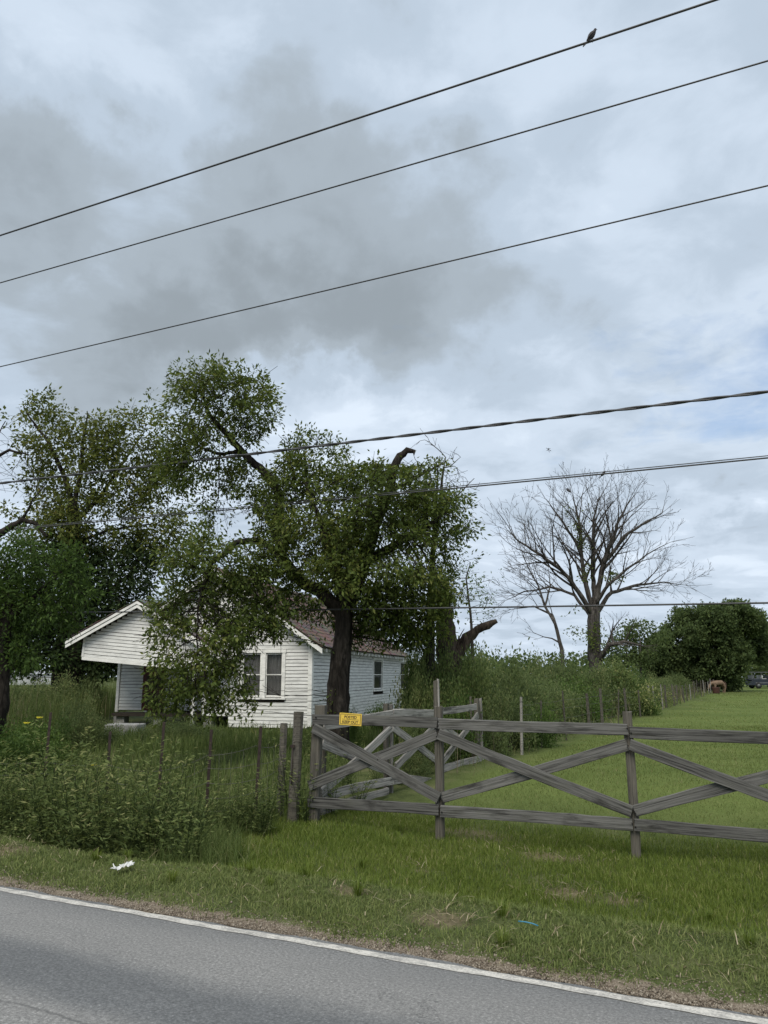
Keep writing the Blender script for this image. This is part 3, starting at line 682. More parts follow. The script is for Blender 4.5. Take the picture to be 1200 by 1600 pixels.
def text_part(txt, height, cx, cy, width, bold=0.0):
    cu = bpy.data.curves.new('lettering', 'FONT'); cu.body = txt; cu.size = 1.0; cu.align_x = 'CENTER'; cu.align_y = 'CENTER'; cu.extrude = 0.0; cu.offset = bold
    tmp = bpy.data.objects.new('lettering_source', cu); COL.objects.link(tmp)
    dg = bpy.context.evaluated_depsgraph_get(); me = bpy.data.meshes.new_from_object(tmp.evaluated_get(dg))
    bpy.data.objects.remove(tmp)
    co = np.zeros(len(me.vertices) * 3, np.float32); me.vertices.foreach_get('co', co); co = co.reshape(-1, 3)
    mn, mx = co.min(0), co.max(0); co[:, 0] = (co[:, 0] - (mn[0] + mx[0]) / 2) / (mx[0] - mn[0]) * width + cx
    co[:, 1] = (co[:, 1] - (mn[1] + mx[1]) / 2) / (mx[1] - mn[1]) * height + cy; co[:, 2] = 0.0026
    me.vertices.foreach_set('co', co.ravel()); me.materials.clear(); me.materials.append(MATS['sign_ink']); me.update()
    o = link('lettering', me, None, sroot); o.matrix_local = Matrix.Translation(-Vector(sroot.location)) @ sm_w; return o
text_part('POSTED', sh * 0.235, sw * 0.5, sh * 0.68, sw * 0.56, 0.03)
text_part('NO TRESPASSING', sh * 0.075, sw * 0.5, sh * 0.485, sw * 0.74, 0.02)
text_part('KEEP OUT', sh * 0.235, sw * 0.5, sh * 0.27, sw * 0.72, 0.03)

# ------------------------------------------------------------------ wire fences
def wire_run(pts, r, sag=0.0, n=6):
    out = []
    for a, b_ in zip(pts[:-1], pts[1:]):
        a, b_ = Vector(a), Vector(b_)
        for i in range(n): f = i / n; p = a.lerp(b_, f); p.z -= sag * 4 * f * (1 - f); out.append(p)
    out.append(Vector(pts[-1])); return out
# roadside fence: steel posts with square mesh
wf = [(437, YA + 0.35), (400, 9.75), (325, 10.05), (250, 10.35), (172, 10.75), (72, 11.25), (-70, 11.9)]
tops = [None, 1135, 1140, 1128, 1143, 1113, 1110]
posts = []
for (u, Y), tv in zip(wf, tops):
    p = W(u, 1180, Y); g = gz(p[0], p[1]); posts.append([p[0], p[1], g, (W(u, tv, Y)[2] if tv else 1.0)])
wfo = empty('wire_fence', (posts[3][0], posts[3][1], posts[3][2])); tag(wfo, 'sagging square mesh wire fence on rusty steel posts beside the ditch', 'fence')
o3 = Vector(wfo.location)
for i, (x, y, g, zt) in enumerate(posts[1:], 1):
    ln_ = random.uniform(-0.05, 0.05); mb = MB()
    s_ = 0.014; pr = [(-s_ * 1.3, -s_ * 0.3, 0), (s_ * 1.3, -s_ * 0.3, 0), (s_ * 1.3, s_ * 0.3, 0), (s_ * 0.3, s_ * 0.4, 0), (s_ * 0.3, s_ * 1.6, 0), (-s_ * 0.3, s_ * 1.6, 0), (-s_ * 0.3, s_ * 0.4, 0), (-s_ * 1.3, s_ * 0.3, 0)]
    mb.prism([(px, py, 0) for px, py, _ in pr], (x - o3.x, y - o3.y, g - 0.2 - o3.z), (x + ln_ - o3.x, y - o3.y, zt - o3.z)); mb.build('steel_post', MATS['rusty_steel'], wfo)
for k, hz in enumerate((0.18, 0.32, 0.47, 0.63, 0.8, 0.98)):
    pts = [(x - o3.x, y - 0.02 - o3.y, g + hz * (0.97 + 0.04 * math.sin(i * 2.1 + k)) - o3.z) for i, (x, y, g, zt) in enumerate(posts)]
    mb = MB(); mb.tube(wire_run(pts, 0.002, 0.03), 0.0026, 4); mb.build('line_wire', MATS['wire_steel'], wfo)
mb = MB()
for a, b_ in zip(posts[:-1], posts[1:]):
    a, b_ = np.array(a), np.array(b_); nst = int(np.linalg.norm(b_[:2] - a[:2]) / 0.17)
    for i in range(1, nst):
        p = a + (b_ - a) * i / nst; mb.tube([(p[0] - o3.x, p[1] - 0.02 - o3.y, p[2] + 0.17 - o3.z), (p[0] - o3.x, p[1] - 0.02 - o3.y, p[2] + 0.96 - o3.z)], 0.0018, 3, False)
o = mb.build('stay_wires', MATS['wire_steel'], wfo); o['kind'] = 'stuff'
# field fence: thin timber posts, four strands
ffo = empty('wire_fence', (FL0[0], FL0[1], gz(*FL0))); tag(ffo, 'long wire fence of thin posts between the thicket and the mown field', 'fence')
o4 = Vector(ffo.location); tops4 = []
s = 2.3; 
while s < 66:
    x, y = FL0 + fd * s; x += random.uniform(-0.08, 0.08); g = gz(x, y); h = random.uniform(1.0, 1.28); r_ = random.choice((0.022, 0.03, 0.045))
    mb = MB(); ln_ = random.uniform(-0.07, 0.07)
    mb.tube([(x - o4.x, y - o4.y, g - 0.1 - o4.z), (x + ln_ * 0.5 - o4.x, y - o4.y, g + h / 2 - o4.z), (x + ln_ - o4.x, y - o4.y, g + h - o4.z)], [r_ * 1.1, r_, r_ * 0.9], 6)
    mb.sm = [False] * len(mb.sm)
    mb.build('post', MATS['post_wood' if random.random() < 0.6 else 'pale_wood'], ffo); tops4.append((x, y, g)); s += random.uniform(1.7, 2.5) * (1 + s / 120)
for hz in (0.3, 0.55, 0.8, 1.0):
    mb = MB(); mb.tube(wire_run([(x - o4.x, y - o4.y, g + hz - o4.z) for x, y, g in tops4], 0.002, 0.02, 3), 0.003, 4); mb.build('line_wire', MATS['wire_steel'], ffo)

# ------------------------------------------------------------------ overhead lines, parallel to the road
def line_through(u, v, Y, v_left_u, v_left, r, name, label, twist=0.0, second=None, sagk=0.00022):
    """a span parallel to the road, through one pixel at depth Y; its fall to the left follows from the second pixel"""
    p = W(u, v, Y); d3 = np.array([rd[0], rd[1], 0.0])
    nrm = np.array([rn[0], rn[1], 0.0])
    q = onplane(v_left_u, v_left, p, nrm)          # same vertical plane
    sl = (q[2] - p[2]) / np.dot(q - p, d3)
    root = empty(name, tuple(p)); tag(root, label, 'power line', 'overhead lines along the road')
    L0, L1 = -55, 40; sq = np.dot(q - p, d3)
    S = np.linspace(L0, L1, 191)
    Z = lambda s_: sl * s_ + sagk * s_ * (s_ - sq)
    def pts(off): return [(rd[0] * s_ + off[0](s_), rd[1] * s_ + off[1](s_), Z(s_) + off[2](s_)) for s_ in S]
    if twist:
        S = np.linspace(L0, L1, 640)
        for ph in (0, math.pi):
            mb = MB(); mb.tube(pts((lambda s_: 0, lambda s_: r * 0.8 * math.cos(s_ * twist + ph), lambda s_: r * 0.8 * math.sin(s_ * twist + ph))), r, 6); mb.build('strand', MATS['wire_black'], root)
    elif second:
        for kk in (0, 1):
            mb = MB(); mb.tube(pts((lambda s_: 0, lambda s_: 0, lambda s_: -kk * second)), r * (1 if kk else 0.6), 6); mb.build('strand', MATS['wire_black'], root)
    else:
        mb = MB(); mb.tube(pts((lambda s_: 0, lambda s_: 0, lambda s_: 0)), r, 8); mb.build('strand', MATS['wire_black'], root)
    return root, p, sl
YL = 10.0
line1 = line_through(1118, 0, 8.6, 0, 368, 0.0165, 'power_line', 'topmost thick overhead line with a dove perched on it')
line_through(1200, 95, 8.9, 0, 442, 0.0125, 'power_line', 'second overhead line from the top')
line_through(1200, 290, 9.4, 0, 573, 0.0115, 'power_line', 'third overhead line from the top, clear of the treetops')
line_through(1200, 612, 11.0, 0, 755, 0.017, 'power_line', 'twisted overhead cable crossing the hooked branch stub', twist=5.5)
line_through(1200, 712, 11.6, 0, 827, 0.013, 'power_line', 'doubled thin overhead cable at the dead tree top', second=0.035)
line_through(1200, 942, 12.2, 0, 958, 0.0165, 'power_line', 'lowest overhead cable crossing in front of the house roof')

# ------------------------------------------------------------------ the house (local x right, y back, origin at its near corner)
HC = G(485, 1141); HROT = -math.radians(12.6)
house = empty('wooden_house', (HC[0], HC[1], 0.0), HROT); tag(house, 'abandoned white clapboard house with sagging porch gable and brown roof', 'house')
HM = Matrix.Translation(house.location) @ Matrix.Rotation(HROT, 4, 'Z'); HI = HM.inverted()
hx = np.array([math.cos(HROT), math.sin(HROT), 0]); hy = np.array([-math.sin(HROT), math.cos(HROT), 0])
def Hf(u, v, yl=0.0):
    """pixel -> house coordinates on the plane local y = yl"""
    p = onplane(u, v, HC + hy * yl, hy); return HI @ Vector(p)
def Hs(u, v, xl=0.0):
    p = onplane(u, v, HC + hx * xl, hx); return HI @ Vector(p)
EAVE = 2.72; PITCH_R = math.radians(35); tanr = math.tan(PITCH_R)
HW, HD = 6.5, 14.0
COURSE = 0.108
def lap(name, a, b_, z0, z1, axis_, out, parent, mat='siding_paint'):
    """one clapboard from a to b along an axis; 'out' is +1/-1 direction the face looks"""
    t0, t1 = 0.016, 0.030; j = random.uniform(-0.003, 0.003); z1 = z0 + (z1 - z0) * random.uniform(0.84, 0.89)
    z0 += random.uniform(-0.003, 0.003)
    pr = [(0, z0 + j), (out * t1, z0 + j), (out * t0, z1), (0, z1)]
    Ln = b_ - a
    if axis_ == 'x': V = [(0, p, q - z0) for p, q in pr] + [(Ln, p, q - z0) for p, q in pr]
    else: V = [(0, p, q - z0) for p, q in pr] + [(Ln, p, q - z0) for p, q in pr]
    me = bpy.data.meshes.new(name)
    Fs = [(0, 1, 2, 3), (7, 6, 5, 4), (0, 4, 5, 1), (1, 5, 6, 2), (2, 6, 7, 3), (3, 7, 4, 0)]
    me.from_pydata(V, [], Fs); me.update()
    o = link(name, me, MATS[mat], parent)
    return o, z0
def clap_wall(wall, span, z0, z1, holes, place, out, low=None, profile=None):
    z = z0
    while z < z1 - 0.02:
        zt = min(z + COURSE, z1)
        x0, x1 = span(z + COURSE / 2)
        segs = [(x0, x1)]
        for (a, b_, c, d_) in holes:
            if zt > c and z < d_:
                ns = []
                for (p, q) in segs:
                    if b_ <= p or a >= q: ns.append((p, q)); continue
                    if a - p > 0.02: ns.append((p, a))
                    if q - b_ > 0.02: ns.append((b_, q))
                segs = ns
        for (p, q) in segs:
            if q - p < 0.05: continue
            # long runs are butted from two or three boards
            cuts = [p] + sorted(random.uniform(p + 0.6, q - 0.6) for _ in range(int((q - p) / 3.4))) + [q]
            for a, b_ in zip(cuts[:-1], cuts[1:]):
                o, zz = lap('siding_board', a + 0.001, b_ - 0.001, z, zt, 'x', out, wall); o.matrix_local = place(a, zz)
        z += COURSE
def part_box(name, mat, parent, *bx):
    x0, x1, y0, y1, z0, z1 = bx; mb = MB(); cx, cy, cz = (x0 + x1) / 2, (y0 + y1) / 2, z0
    mb.box(x0 - cx, x1 - cx, y0 - cy, y1 - cy, 0, z1 - z0); o = mb.build(name, MATS[mat], parent); o.location = (cx, cy, cz); return o
def sub(name, parent, mat=None):
    o = bpy.data.objects.new(name, None); COL.objects.link(o); o.parent = parent; return o
# front wall, right half -------------------------------------------------
pl = Hf(316, 1100).x                              # left end of the front wall where the porch begins
wr0, wr1 = Hf(415, 1050).x, Hf(441, 1050).x       # right window opening
wz0, wz1 = Hf(428, 1089).z, Hf(428, 1021).z
wl0, wl1 = wr0 - 0.16 - (wr1 - wr0) - 0.06, wr0 - 0.16
front = part_box('wall', 'dark_timber', house, pl, -0.004, 0.03, 0.07, 0.44, wz0 - 0.12)
holes = [(wl0 - 0.10, wr1 + 0.10, wz0 - 0.12, wz1 + 0.12)]
gap_x = Hf(356, 1133).x
def fplace(parent):
    return lambda a, zz: Matrix.Translation(-parent.location) @ Matrix.Translation((a, 0.02, zz))
clap_wall(front, lambda z: (pl if z > 0.42 else gap_x, -0.10), 0.06, EAVE - 0.05, holes, fplace(front), -1)
# sheathing behind the boards, with the window hole left open
for bx in ((pl, wl0 - 0.02, wz0 - 0.12, EAVE), (wr1 + 0.02, -0.004, wz0 - 0.12, EAVE), (wl0 - 0.02, wr1 + 0.02, wz1 + 0.03, EAVE)):
    part_box('sheathing', 'dark_timber', house, bx[0], bx[1], 0.032, 0.068, bx[2] + 0.001, bx[3])
part_box('corner_board', 'trim_paint', house, -0.105, 0.024, -0.024, 0.02, 0.10, EAVE - 0.04)
part_box('corner_board', 'trim_paint', house, -0.006, 0.026, 0.022, 0.14, 0.10, EAVE - 0.04)
part_box('corner_board', 'trim_paint', house, pl - 0.01, pl + 0.085, -0.022, 0.018, 0.42, EAVE - 0.3)
def window(name, x0, x1, z0, z1, place_m, parent, curtain=True, open_up=0.0, cas=0.10):
    """frame coordinates: x along the wall, y into the house"""
    w = sub('window', parent); w.matrix_local = place_m
    def wb(nm, mat, *b_): mb = MB(); mb.box(*b_); return mb.build(nm, MATS[mat], w)
    wb('casing', 'trim_paint', x0 - cas, x0, -0.035, 0.03, z0 - 0.02, z1 + 0.02); wb('casing', 'trim_paint', x1, x1 + cas, -0.035, 0.03, z0 - 0.02, z1 + 0.02)
    wb('head_casing', 'trim_paint', x0 - cas - 0.02, x1 + cas + 0.02, -0.042, 0.03, z1 + 0.021, z1 + 0.125)
    wb('sill', 'trim_paint', x0 - cas - 0.03, x1 + cas + 0.03, -0.075, 0.03, z0 - 0.075, z0 - 0.021)
    zm = (z0 + z1) / 2
    for (a, b_, yy) in ((z0, zm + 0.02, 0.035), (zm - 0.0, z1, 0.012)):
        mb = MB(); s_ = 0.032; bt = 0.05 if a == z0 else 0.028
        mb.box(x0, x0 + s_, yy, yy + 0.022, a, b_); mb.box(x1 - s_, x1, yy, yy + 0.022, a, b_)
        mb.box(x0 + s_, x1 - s_, yy, yy + 0.022, a, a + bt); mb.box(x0 + s_, x1 - s_, yy, yy + 0.022, b_ - 0.03, b_)
        mb.build('sash', MATS['trim_paint'], w)
        if not (open_up and a != z0): wb('pane', 'window_glass', x0 + s_, x1 - s_, yy + 0.009, yy + 0.012, a + bt, b_ - 0.03)
    if curtain:
        V = []; Fq = []; n_ = 40
        for i in range(n_ + 1):
            f = i / n_; x = x0 - 0.03 + (x1 - x0 + 0.06) * f
            for zz in (z0 - 0.02, z1 + 0.05): V.append((x, 0.14 + 0.025 * math.sin(f * 34) + 0.012 * math.sin(f * 71 + zz), zz))
        for i in range(n_): Fq.append((2 * i, 2 * i + 2, 2 * i + 3, 2 * i + 1))
        cme = mesh_np('curtain', V, Fq, smooth=True); link('curtain', cme, MATS['curtain_cloth'], w)
    return w
I4 = Matrix.Identity(4)
window('window', wr0, wr1, wz0, wz1, I4, house)
window('window', wl0, wl1, wz0, wz1, I4, house, cas=0.06)
# side wall ---------------------------------------------------------------
side = part_box('wall', 'dark_timber', house, -0.11, -0.07, 0.14, HD, 0.30, 0.9)
sw = []
for (ua, ub, va, vb) in ((583.5, 597, 1027, 1063), (625, 638, 1031, 1064)):
    a, b_ = Hs(ua, va), Hs(ub, vb); sw.append((a.y, b_.y, 1.05, 2.22))
sholes = [(a - 0.12, b_ + 0.12, c - 0.1, d_ + 0.1) for a, b_, c, d_ in sw]
sp_m = lambda a, zz: Matrix.Translation(-side.location) @ Matrix.Translation((0.0, a, zz)) @ Matrix.Rotation(math.pi / 2, 4, 'Z')
clap_wall(side, lambda z: (0.14, HD), 0.10, EAVE - 0.12, sholes, sp_m, -1)
for w_ in sw: window('window', w_[0], w_[1], w_[2], w_[3], Matrix.Translation((0.0, 0, 0)) @ Matrix.Rotation(math.pi / 2, 4, 'Z'), house, curtain=False)
ys_ = [0.14] + [q for w_ in sw for q in (w_[0] - 0.02, w_[1] + 0.02)] + [HD]
for a, b_ in zip(ys_[0::2], ys_[1::2]): part_box('sheathing', 'dark_timber', house, -0.068, -0.034, a, b_, 0.92, EAVE)
for w_ in sw: part_box('sheathing', 'dark_timber', house, -0.068, -0.034, w_[0] - 0.02, w_[1] + 0.02, w_[3] + 0.03, EAVE)
# rest of the shell: left wall, back wall, floor, ceiling
part_box('wall', 'siding_paint', house, -HW, -HW + 0.1, 1.62, HD, 0.35, EAVE)
part_box('wall', 'siding_paint', house, -HW + 0.102, -0.12, HD - 0.1, HD, 0.35, EAVE)
part_box('floor', 'dark_timber', house, -HW + 0.102, -0.12, 1.72, HD - 0.102, 0.36, 0.43)
part_box('floor', 'dark_timber', house, pl + 0.01, -0.12, 0.08, 1.718, 0.36, 0.43)
part_box('ceiling', 'interior_plaster', house, -HW + 0.11, -0.12, 0.08, HD - 0.11, EAVE - 0.09, EAVE - 0.05)
part_box('inner_wall', 'interior_plaster', house, pl + 0.02, -0.12, 3.4, 3.48, 0.44, EAVE - 0.1)
part_box('inner_wall', 'interior_plaster', house, pl - 0.06, pl + 0.0, 0.07, 1.60, 0.44, EAVE - 0.1)
# porch: recessed back wall, deck, door
pb = 1.6
bl = Hf(181, 1120, pb).x
back = part_box('wall', 'dark_timber', house, bl + 0.03, pl - 0.062, pb + 0.05, pb + 0.1, 0.44, EAVE - 0.11)
dx0, dx1 = Hf(221, 1100, pb).x, Hf(221, 1100, pb).x + 0.95
clap_wall(back, lambda z: (bl + 0.06, pl - 0.062), 0.46, EAVE - 0.11, [(dx0 - 0.0, dx1, 0.4, 2.42)], lambda a, zz: Matrix.Translation(-back.location) @ Matrix.Translation((a, pb + 0.03, zz)), -1)
part_box('corner_board', 'trim_paint', house, bl - 0.04, bl + 0.06, pb - 0.03, pb + 0.048, 0.40, EAVE - 0.11)
door = part_box('door', 'door_red', house, dx0 + 0.002, dx1 - 0.09, pb + 0.0, pb + 0.045, 0.45, 2.36)
mb = MB()
for zz in (0.15, 0.75, 1.30):
    mb.box(-0.30, 0.30, -0.034, -0.023, zz, zz + 0.42)
mb.build('door_panel', MATS['dark_timber'], door)
part_box('casing', 'trim_paint', house, dx1 - 0.088, dx1 - 0.002, pb - 0.02, pb + 0.045, 0.45, 2.42)
part_box('porch_deck', 'dark_timber', house, bl + 0.35, pl - 0.02, 0.75, pb - 0.035, 0.30, 0.40)
for (x, y) in ((bl + 0.6, 1.0), ((bl + pl) / 2, 1.0), (pl + 0.15, 0.2), (gap_x + 0.2, 0.25), (-0.3, 0.3), (bl + 0.2, 1.5), (-HW / 2, 3), (-0.4, 3), (-0.4, 6)):
    part_box('foundation_pier', 'concrete', house, x - 0.15, x + 0.15, y - 0.12, y + 0.18, -0.1, 0.298)
# main roof ---------------------------------------------------------------
RX = -HW / 2; ov = 0.42; yr0, yr1 = -0.32, HD + 0.3
def slope_roof(name, xr, zr, xe, y0, y1, sl, mat, parent, th=0.05, course=0.22, z_drop=0.0):
    """one pitch from the ridge (xr, zr) to the eave xe, laid in overlapping courses"""
    ze = zr - abs(xe - xr) * sl; sg = 1 if xe > xr else -1
    r = sub(name, parent)
    mb = MB(); nlen = math.hypot(xe - xr, zr - ze); nx_, nz_ = sg * (zr - ze) / nlen, abs(xe - xr) / nlen
    prf = [(xr, 0, zr), (xe, 0, ze), (xe - nx_ * th, 0, ze - nz_ * th), (xr, 0, zr - th / nz_)]
    mb.prism(prf if sg > 0 else prf[::-1], (0, y0, 0), (0, y1, 0)); mb.build('roof_deck', MATS['dark_timber'], r)
    k = int(nlen / course); mb = MB()
    for i in range(k):
        f0, f1 = i / k, (i + 1) / k + 0.012
        a = np.array([xe + (xr - xe) * f0, 0, ze + (zr - ze) * f0]); b_ = np.array([xe + (xr - xe) * min(f1, 1), 0, ze + (zr - ze) * min(f1, 1)])
        nn = np.array([nx_, 0, nz_]); yy = y0 - 0.02
        while yy < y1:
            wd = random.uniform(0.28, 0.36); y2 = min(yy + wd, y1 + 0.02); j = random.uniform(-0.004, 0.006); dn = np.array([xe - xr, 0, ze - zr]) / nlen * random.uniform(-0.004, 0.018)
            pr = [a + dn + nn * (0.016 + j), b_ + nn * 0.006, b_ + nn * 0.002, a + dn + nn * 0.002]
            mb.prism(pr if sg < 0 else pr[::-1], (0, yy + 0.003, 0), (0, y2 - 0.003, 0)); yy = y2
    o = mb.build('shingles', MATS[mat], r); o['kind'] = 'stuff'
    return r, ze
ZR = EAVE + (HW / 2) * tanr + 0.06
slope_roof('roof', RX, ZR, ov, yr0, yr1, tanr, 'brown_shingle', house)
slope_roof('roof', RX, ZR, -HW - ov, yr0, yr1, tanr, 'grey_shingle', house)
# bargeboards on the front, rafter tails along the right eave
def rake(xa, za, xb, zb, y, wd, parent, th=0.03, name='bargeboard'):
    mb = MB(); mb.prism([(xa, 0, za), (xb, 0, zb), (xb, 0, zb - wd), (xa, 0, za - wd)], (0, y, 0), (0, y + th, 0)); return mb.build(name, MATS['trim_paint'], parent)
dz = -0.055
rake(RX, ZR + dz, ov + 0.02, ZR - (ov + 0.02 - RX) * tanr + dz, yr0 - 0.035, 0.15, house); rake(RX, ZR + dz, -HW - ov - 0.02, ZR - (ov + 0.02 - RX) * tanr + dz, yr0 - 0.035, 0.15, house)
y = 0.25
while y < HD:
    mb = MB(); ze = ZR - (ov - RX) * tanr; mb.prism([(-0.05, 0, ze + 0.47 * tanr - 0.07), (ov - 0.01, 0, ze - 0.07), (ov - 0.01, 0, ze - 0.155), (ov - 0.05, 0, ze - 0.155), (-0.05, 0, ze + 0.47 * tanr - 0.16)], (0, y, 0), (0, y + 0.05, 0))
    mb.build('rafter_tail', MATS['trim_paint'], house); y += 0.56
# front gable wall above the eaves
mb = MB(); mb.prism([(-HW / 2 + 0.05 - HW / 2, 0, 0), (HW / 2 - 0.05 - HW / 2 + 0.0, 0, 0), (-HW / 2, 0, (HW / 2 - 0.05) * tanr)], (0, 0.0, 0), (0, 0.036, 0))
gab = mb.build('gable_wall', MATS['dark_timber'], house); gab.location = (0, 0.032, EAVE + 0.001)
clap_wall(gab, lambda z: (-HW + (z + 0.06 - EAVE) / tanr, -(z + 0.06 - EAVE) / tanr), EAVE - 0.05 + 0.001, ZR - 0.35, [], lambda a, zz: Matrix.Translation(-gab.location) @ Matrix.Translation((a, 0.02, zz)), -1)
# sagging porch gable, thrust forward of the wall ---------------------------
gy = -0.55
aL, aT, aR = Hf(104, 1001, gy - 0.25), Hf(216, 938, gy - 0.25), Hf(352, 1024, gy - 0.25)
bL, bR = Hf(130, 1026, gy), Hf(338, 1046, gy)
porch = sub('porch_gable', house); porch.location = ((bL.x + bR.x) / 2, gy, bL.z)
po = porch.location
sag = math.atan2(bR.z - bL.z, bR.x - bL.x)
def pline(x): return bL.z + (x - bL.x) * math.tan(sag)
def roofz(x):
    return aL.z + (x - aL.x) * (aT.z - aL.z) / (aT.x - aL.x) if x < aT.x else aT.z + (x - aT.x) * (aR.z - aT.z) / (aR.x - aT.x)
k = 0
while k < 40:
    # each board lies along the sagging bottom edge
    zo = k * COURSE
    xa_, xb_ = bL.x, bR.x
    xs_ = np.linspace(xa_, xb_, 160); ok = [x for x in xs_ if roofz(x) - 0.14 > pline(x) + zo + COURSE * 0.8]
    if len(ok) < 4: break
    a, b_ = ok[0], ok[-1]
    o, zz = lap('siding_board', 0, (b_ - a) / math.cos(sag), 0, COURSE, 'x', -1, porch)
    o.matrix_local = Matrix.Translation((a - po.x, 0.0, pline(a) + zo - po.z)) @ Matrix.Rotation(-sag, 4, 'Y')
    k += 1
V = [(bL.x + 0.02, bL.z + 0.02), (bR.x - 0.02, bR.z + 0.02), (bR.x - 0.02, max(bR.z + 0.05, roofz(bR.x) - 0.12)), (aT.x, aT.z - 0.12), (bL.x + 0.02, roofz(bL.x) - 0.12)]
mb = MB(); mb.prism([(x - po.x, 0, z - po.z) for x, z in V], (0, 0.004, 0), (0, 0.06, 0)); mb.build('sheathing', MATS['dark_timber'], porch)
mb = MB(); mb.prism([(bL.x - 0.03 - po.x, 0, bL.z - 0.10 - po.z), (bR.x - po.x, 0, bR.z - 0.10 - po.z), (bR.x - po.x, 0, bR.z - 0.002 - po.z), (bL.x - 0.03 - po.x, 0, bL.z - 0.002 - po.z)], (0, -0.03, 0), (0, 0.1, 0)); mb.build('beam', MATS['trim_paint'], porch)
mb = MB(); mb.prism([(bL.x - 0.045 - po.x, 0, bL.z - po.z), (bL.x + 0.03 - po.x, 0, bL.z - po.z), (bL.x + 0.06 - po.x, 0, roofz(bL.x) - 0.1 - po.z), (bL.x - 0.01 - po.x, 0, roofz(bL.x) - 0.1 - po.z)], (0, -0.04, 0), (0, -0.012, 0)); mb.build('corner_board', MATS['trim_paint'], porch)
# porch ceiling and left flank beam
mb = MB(); mb.prism([(bL.x - po.x, 0, bL.z + 0.02 - po.z), (bR.x - po.x, 0, bR.z + 0.02 - po.z), (bR.x - po.x, 0, bR.z + 0.05 - po.z), (bL.x - po.x, 0, bL.z + 0.05 - po.z)], (0, 0.07, 0), (0, -gy - 0.01, 0)); mb.build('porch_ceiling', MATS['dark_timber'], porch)
y0p, y1p = -0.28, 2.1 - gy
for (e_, mt) in ((aL, 'grey_shingle'), (aR, 'grey_shingle')):
    s_l = abs((aT.z - e_.z) / (aT.x - e_.x)); slope_roof('porch_roof', aT.x - po.x, aT.z + 0.03 - po.z, e_.x - po.x, y0p, (y1p if e_ is aL else -gy - 0.30), s_l, mt, porch)
for e_ in (aL, aR):
    rake(aT.x - po.x, aT.z - 0.03 - po.z, e_.x - po.x, e_.z - 0.03 - po.z, y0p - 0.04, 0.085, porch)
    rake(aT.x - po.x, aT.z - 0.135 - po.z, e_.x - po.x, e_.z - 0.135 - po.z, y0p - 0.018, 0.10, porch)
lft = Hf(302, 1080, gy + 0.1)
post_ = part_box('porch_post', 'trim_paint', house, lft.x - 0.045, lft.x + 0.045, gy + 0.09, gy + 0.18, 0.1, pline(lft.x) - 0.11)
# concrete step in the grass
cs = G(195, 1148); root = part_box('concrete_step', 'concrete', None, cs[0] - 0.48, cs[0] + 0.48, cs[1] - 0.3, cs[1] + 0.3, -0.05, 0.30)
bev = root.modifiers.new('edges', 'BEVEL'); bev.width = 0.035; bev.segments = 3; root.rotation_euler = (0, 0, HROT * 0.6)
tag(root, 'pale concrete step slab in the grass below the porch', 'step')

# ------------------------------------------------------------------ trees
def ncl(p, sc, seed):
    return mnoise.noise(Vector((p[0] * sc + seed * 3.7, p[1] * sc - seed, p[2] * sc + seed * 1.3)))
def ellipsoid_points(u, v, ru, rv, Y, n, thresh=-0.15, sc=1.3, seed=0, depth=1.0):
    c = W(u, v, Y); k = Y / F; rx_, rz_ = ru * k, rv * k; ry_ = 0.5 * (rx_ + rz_) * depth
    out = []
    while len(out) < n:
        q = rng.normal(size=3); q /= np.linalg.norm(q); q *= rng.random() ** 0.42
        p = c + q * np.array([rx_, ry_, rz_])
        if ncl(p, sc, seed) > thresh or rng.random() < 0.05: out.append(p)
    return out
def grow(seeds, parents, att, D, di, dk, iters, bias=(0, 0, 0.0), jit=0.25, maxn=14000, inertia=0.5):
    pos = [np.array(p, float) for p in seeds]; par = list(parents); kids = [0] * len(pos)
    dirs = [(pos[i] - pos[p]) / (np.linalg.norm(pos[i] - pos[p]) + 1e-9) if p >= 0 else np.array([0, 0, 1.0]) for i, p in enumerate(par)]
    att = np.array(att); alive = np.ones(len(att), bool); bias = np.array(bias); ns = len(pos)
    for it in range(iters):
        kd = kdtree.KDTree(len(pos))
        for i, p in enumerate(pos): kd.insert(p, i)
        kd.balance()
        acc = {}
        for j in np.nonzero(alive)[0]:
            co, i, d = kd.find(att[j])
            if d < dk: alive[j] = False; continue
            if d > di: continue
            acc.setdefault(i, []).append((att[j] - pos[i]) / d)
        if not acc: break
        for i, ds in acc.items():
            if kids[i] > (5 if i >= ns else 3): continue
            d = np.sum(ds, 0) if kids[i] == 0 else ds[int(rng.integers(len(ds)))]
            d = d / (np.linalg.norm(d) + 1e-9) + bias + rng.normal(0, jit, 3) * 0.5
            if i >= ns: d = d + inertia * dirs[i] * (1 if kids[i] == 0 else 0.4)
            d /= np.linalg.norm(d) + 1e-9
            pos.append(pos[i] + d * D); par.append(i); kids.append(0); dirs.append(d); kids[i] += 1
        if len(pos) > maxn: break
    return np.array(pos), np.array(par)
def sprays(pos, par, sel, k, l0, l1, spread, up=0.0, seg=2):
    """fine straight twigs fanning out from the ends of branches"""
    P, A = [pos], [par]; n = len(pos)
    for i in sel:
        d0 = pos[i] - pos[par[i]]; d0 /= np.linalg.norm(d0) + 1e-9
        for _ in range(k):
            d = d0 + rng.normal(0, spread, 3) + np.array([0, 0, up]); d /= np.linalg.norm(d); ln_ = rng.uniform(l0, l1); prev = i; p = pos[i]
            for s_ in range(seg):
                d = d + rng.normal(0, 0.12, 3); d /= np.linalg.norm(d); p = p + d * ln_ / seg; P.append(p[None]); A.append(np.array([prev])); prev = n; n += 1
    return np.concatenate(P), np.concatenate(A)
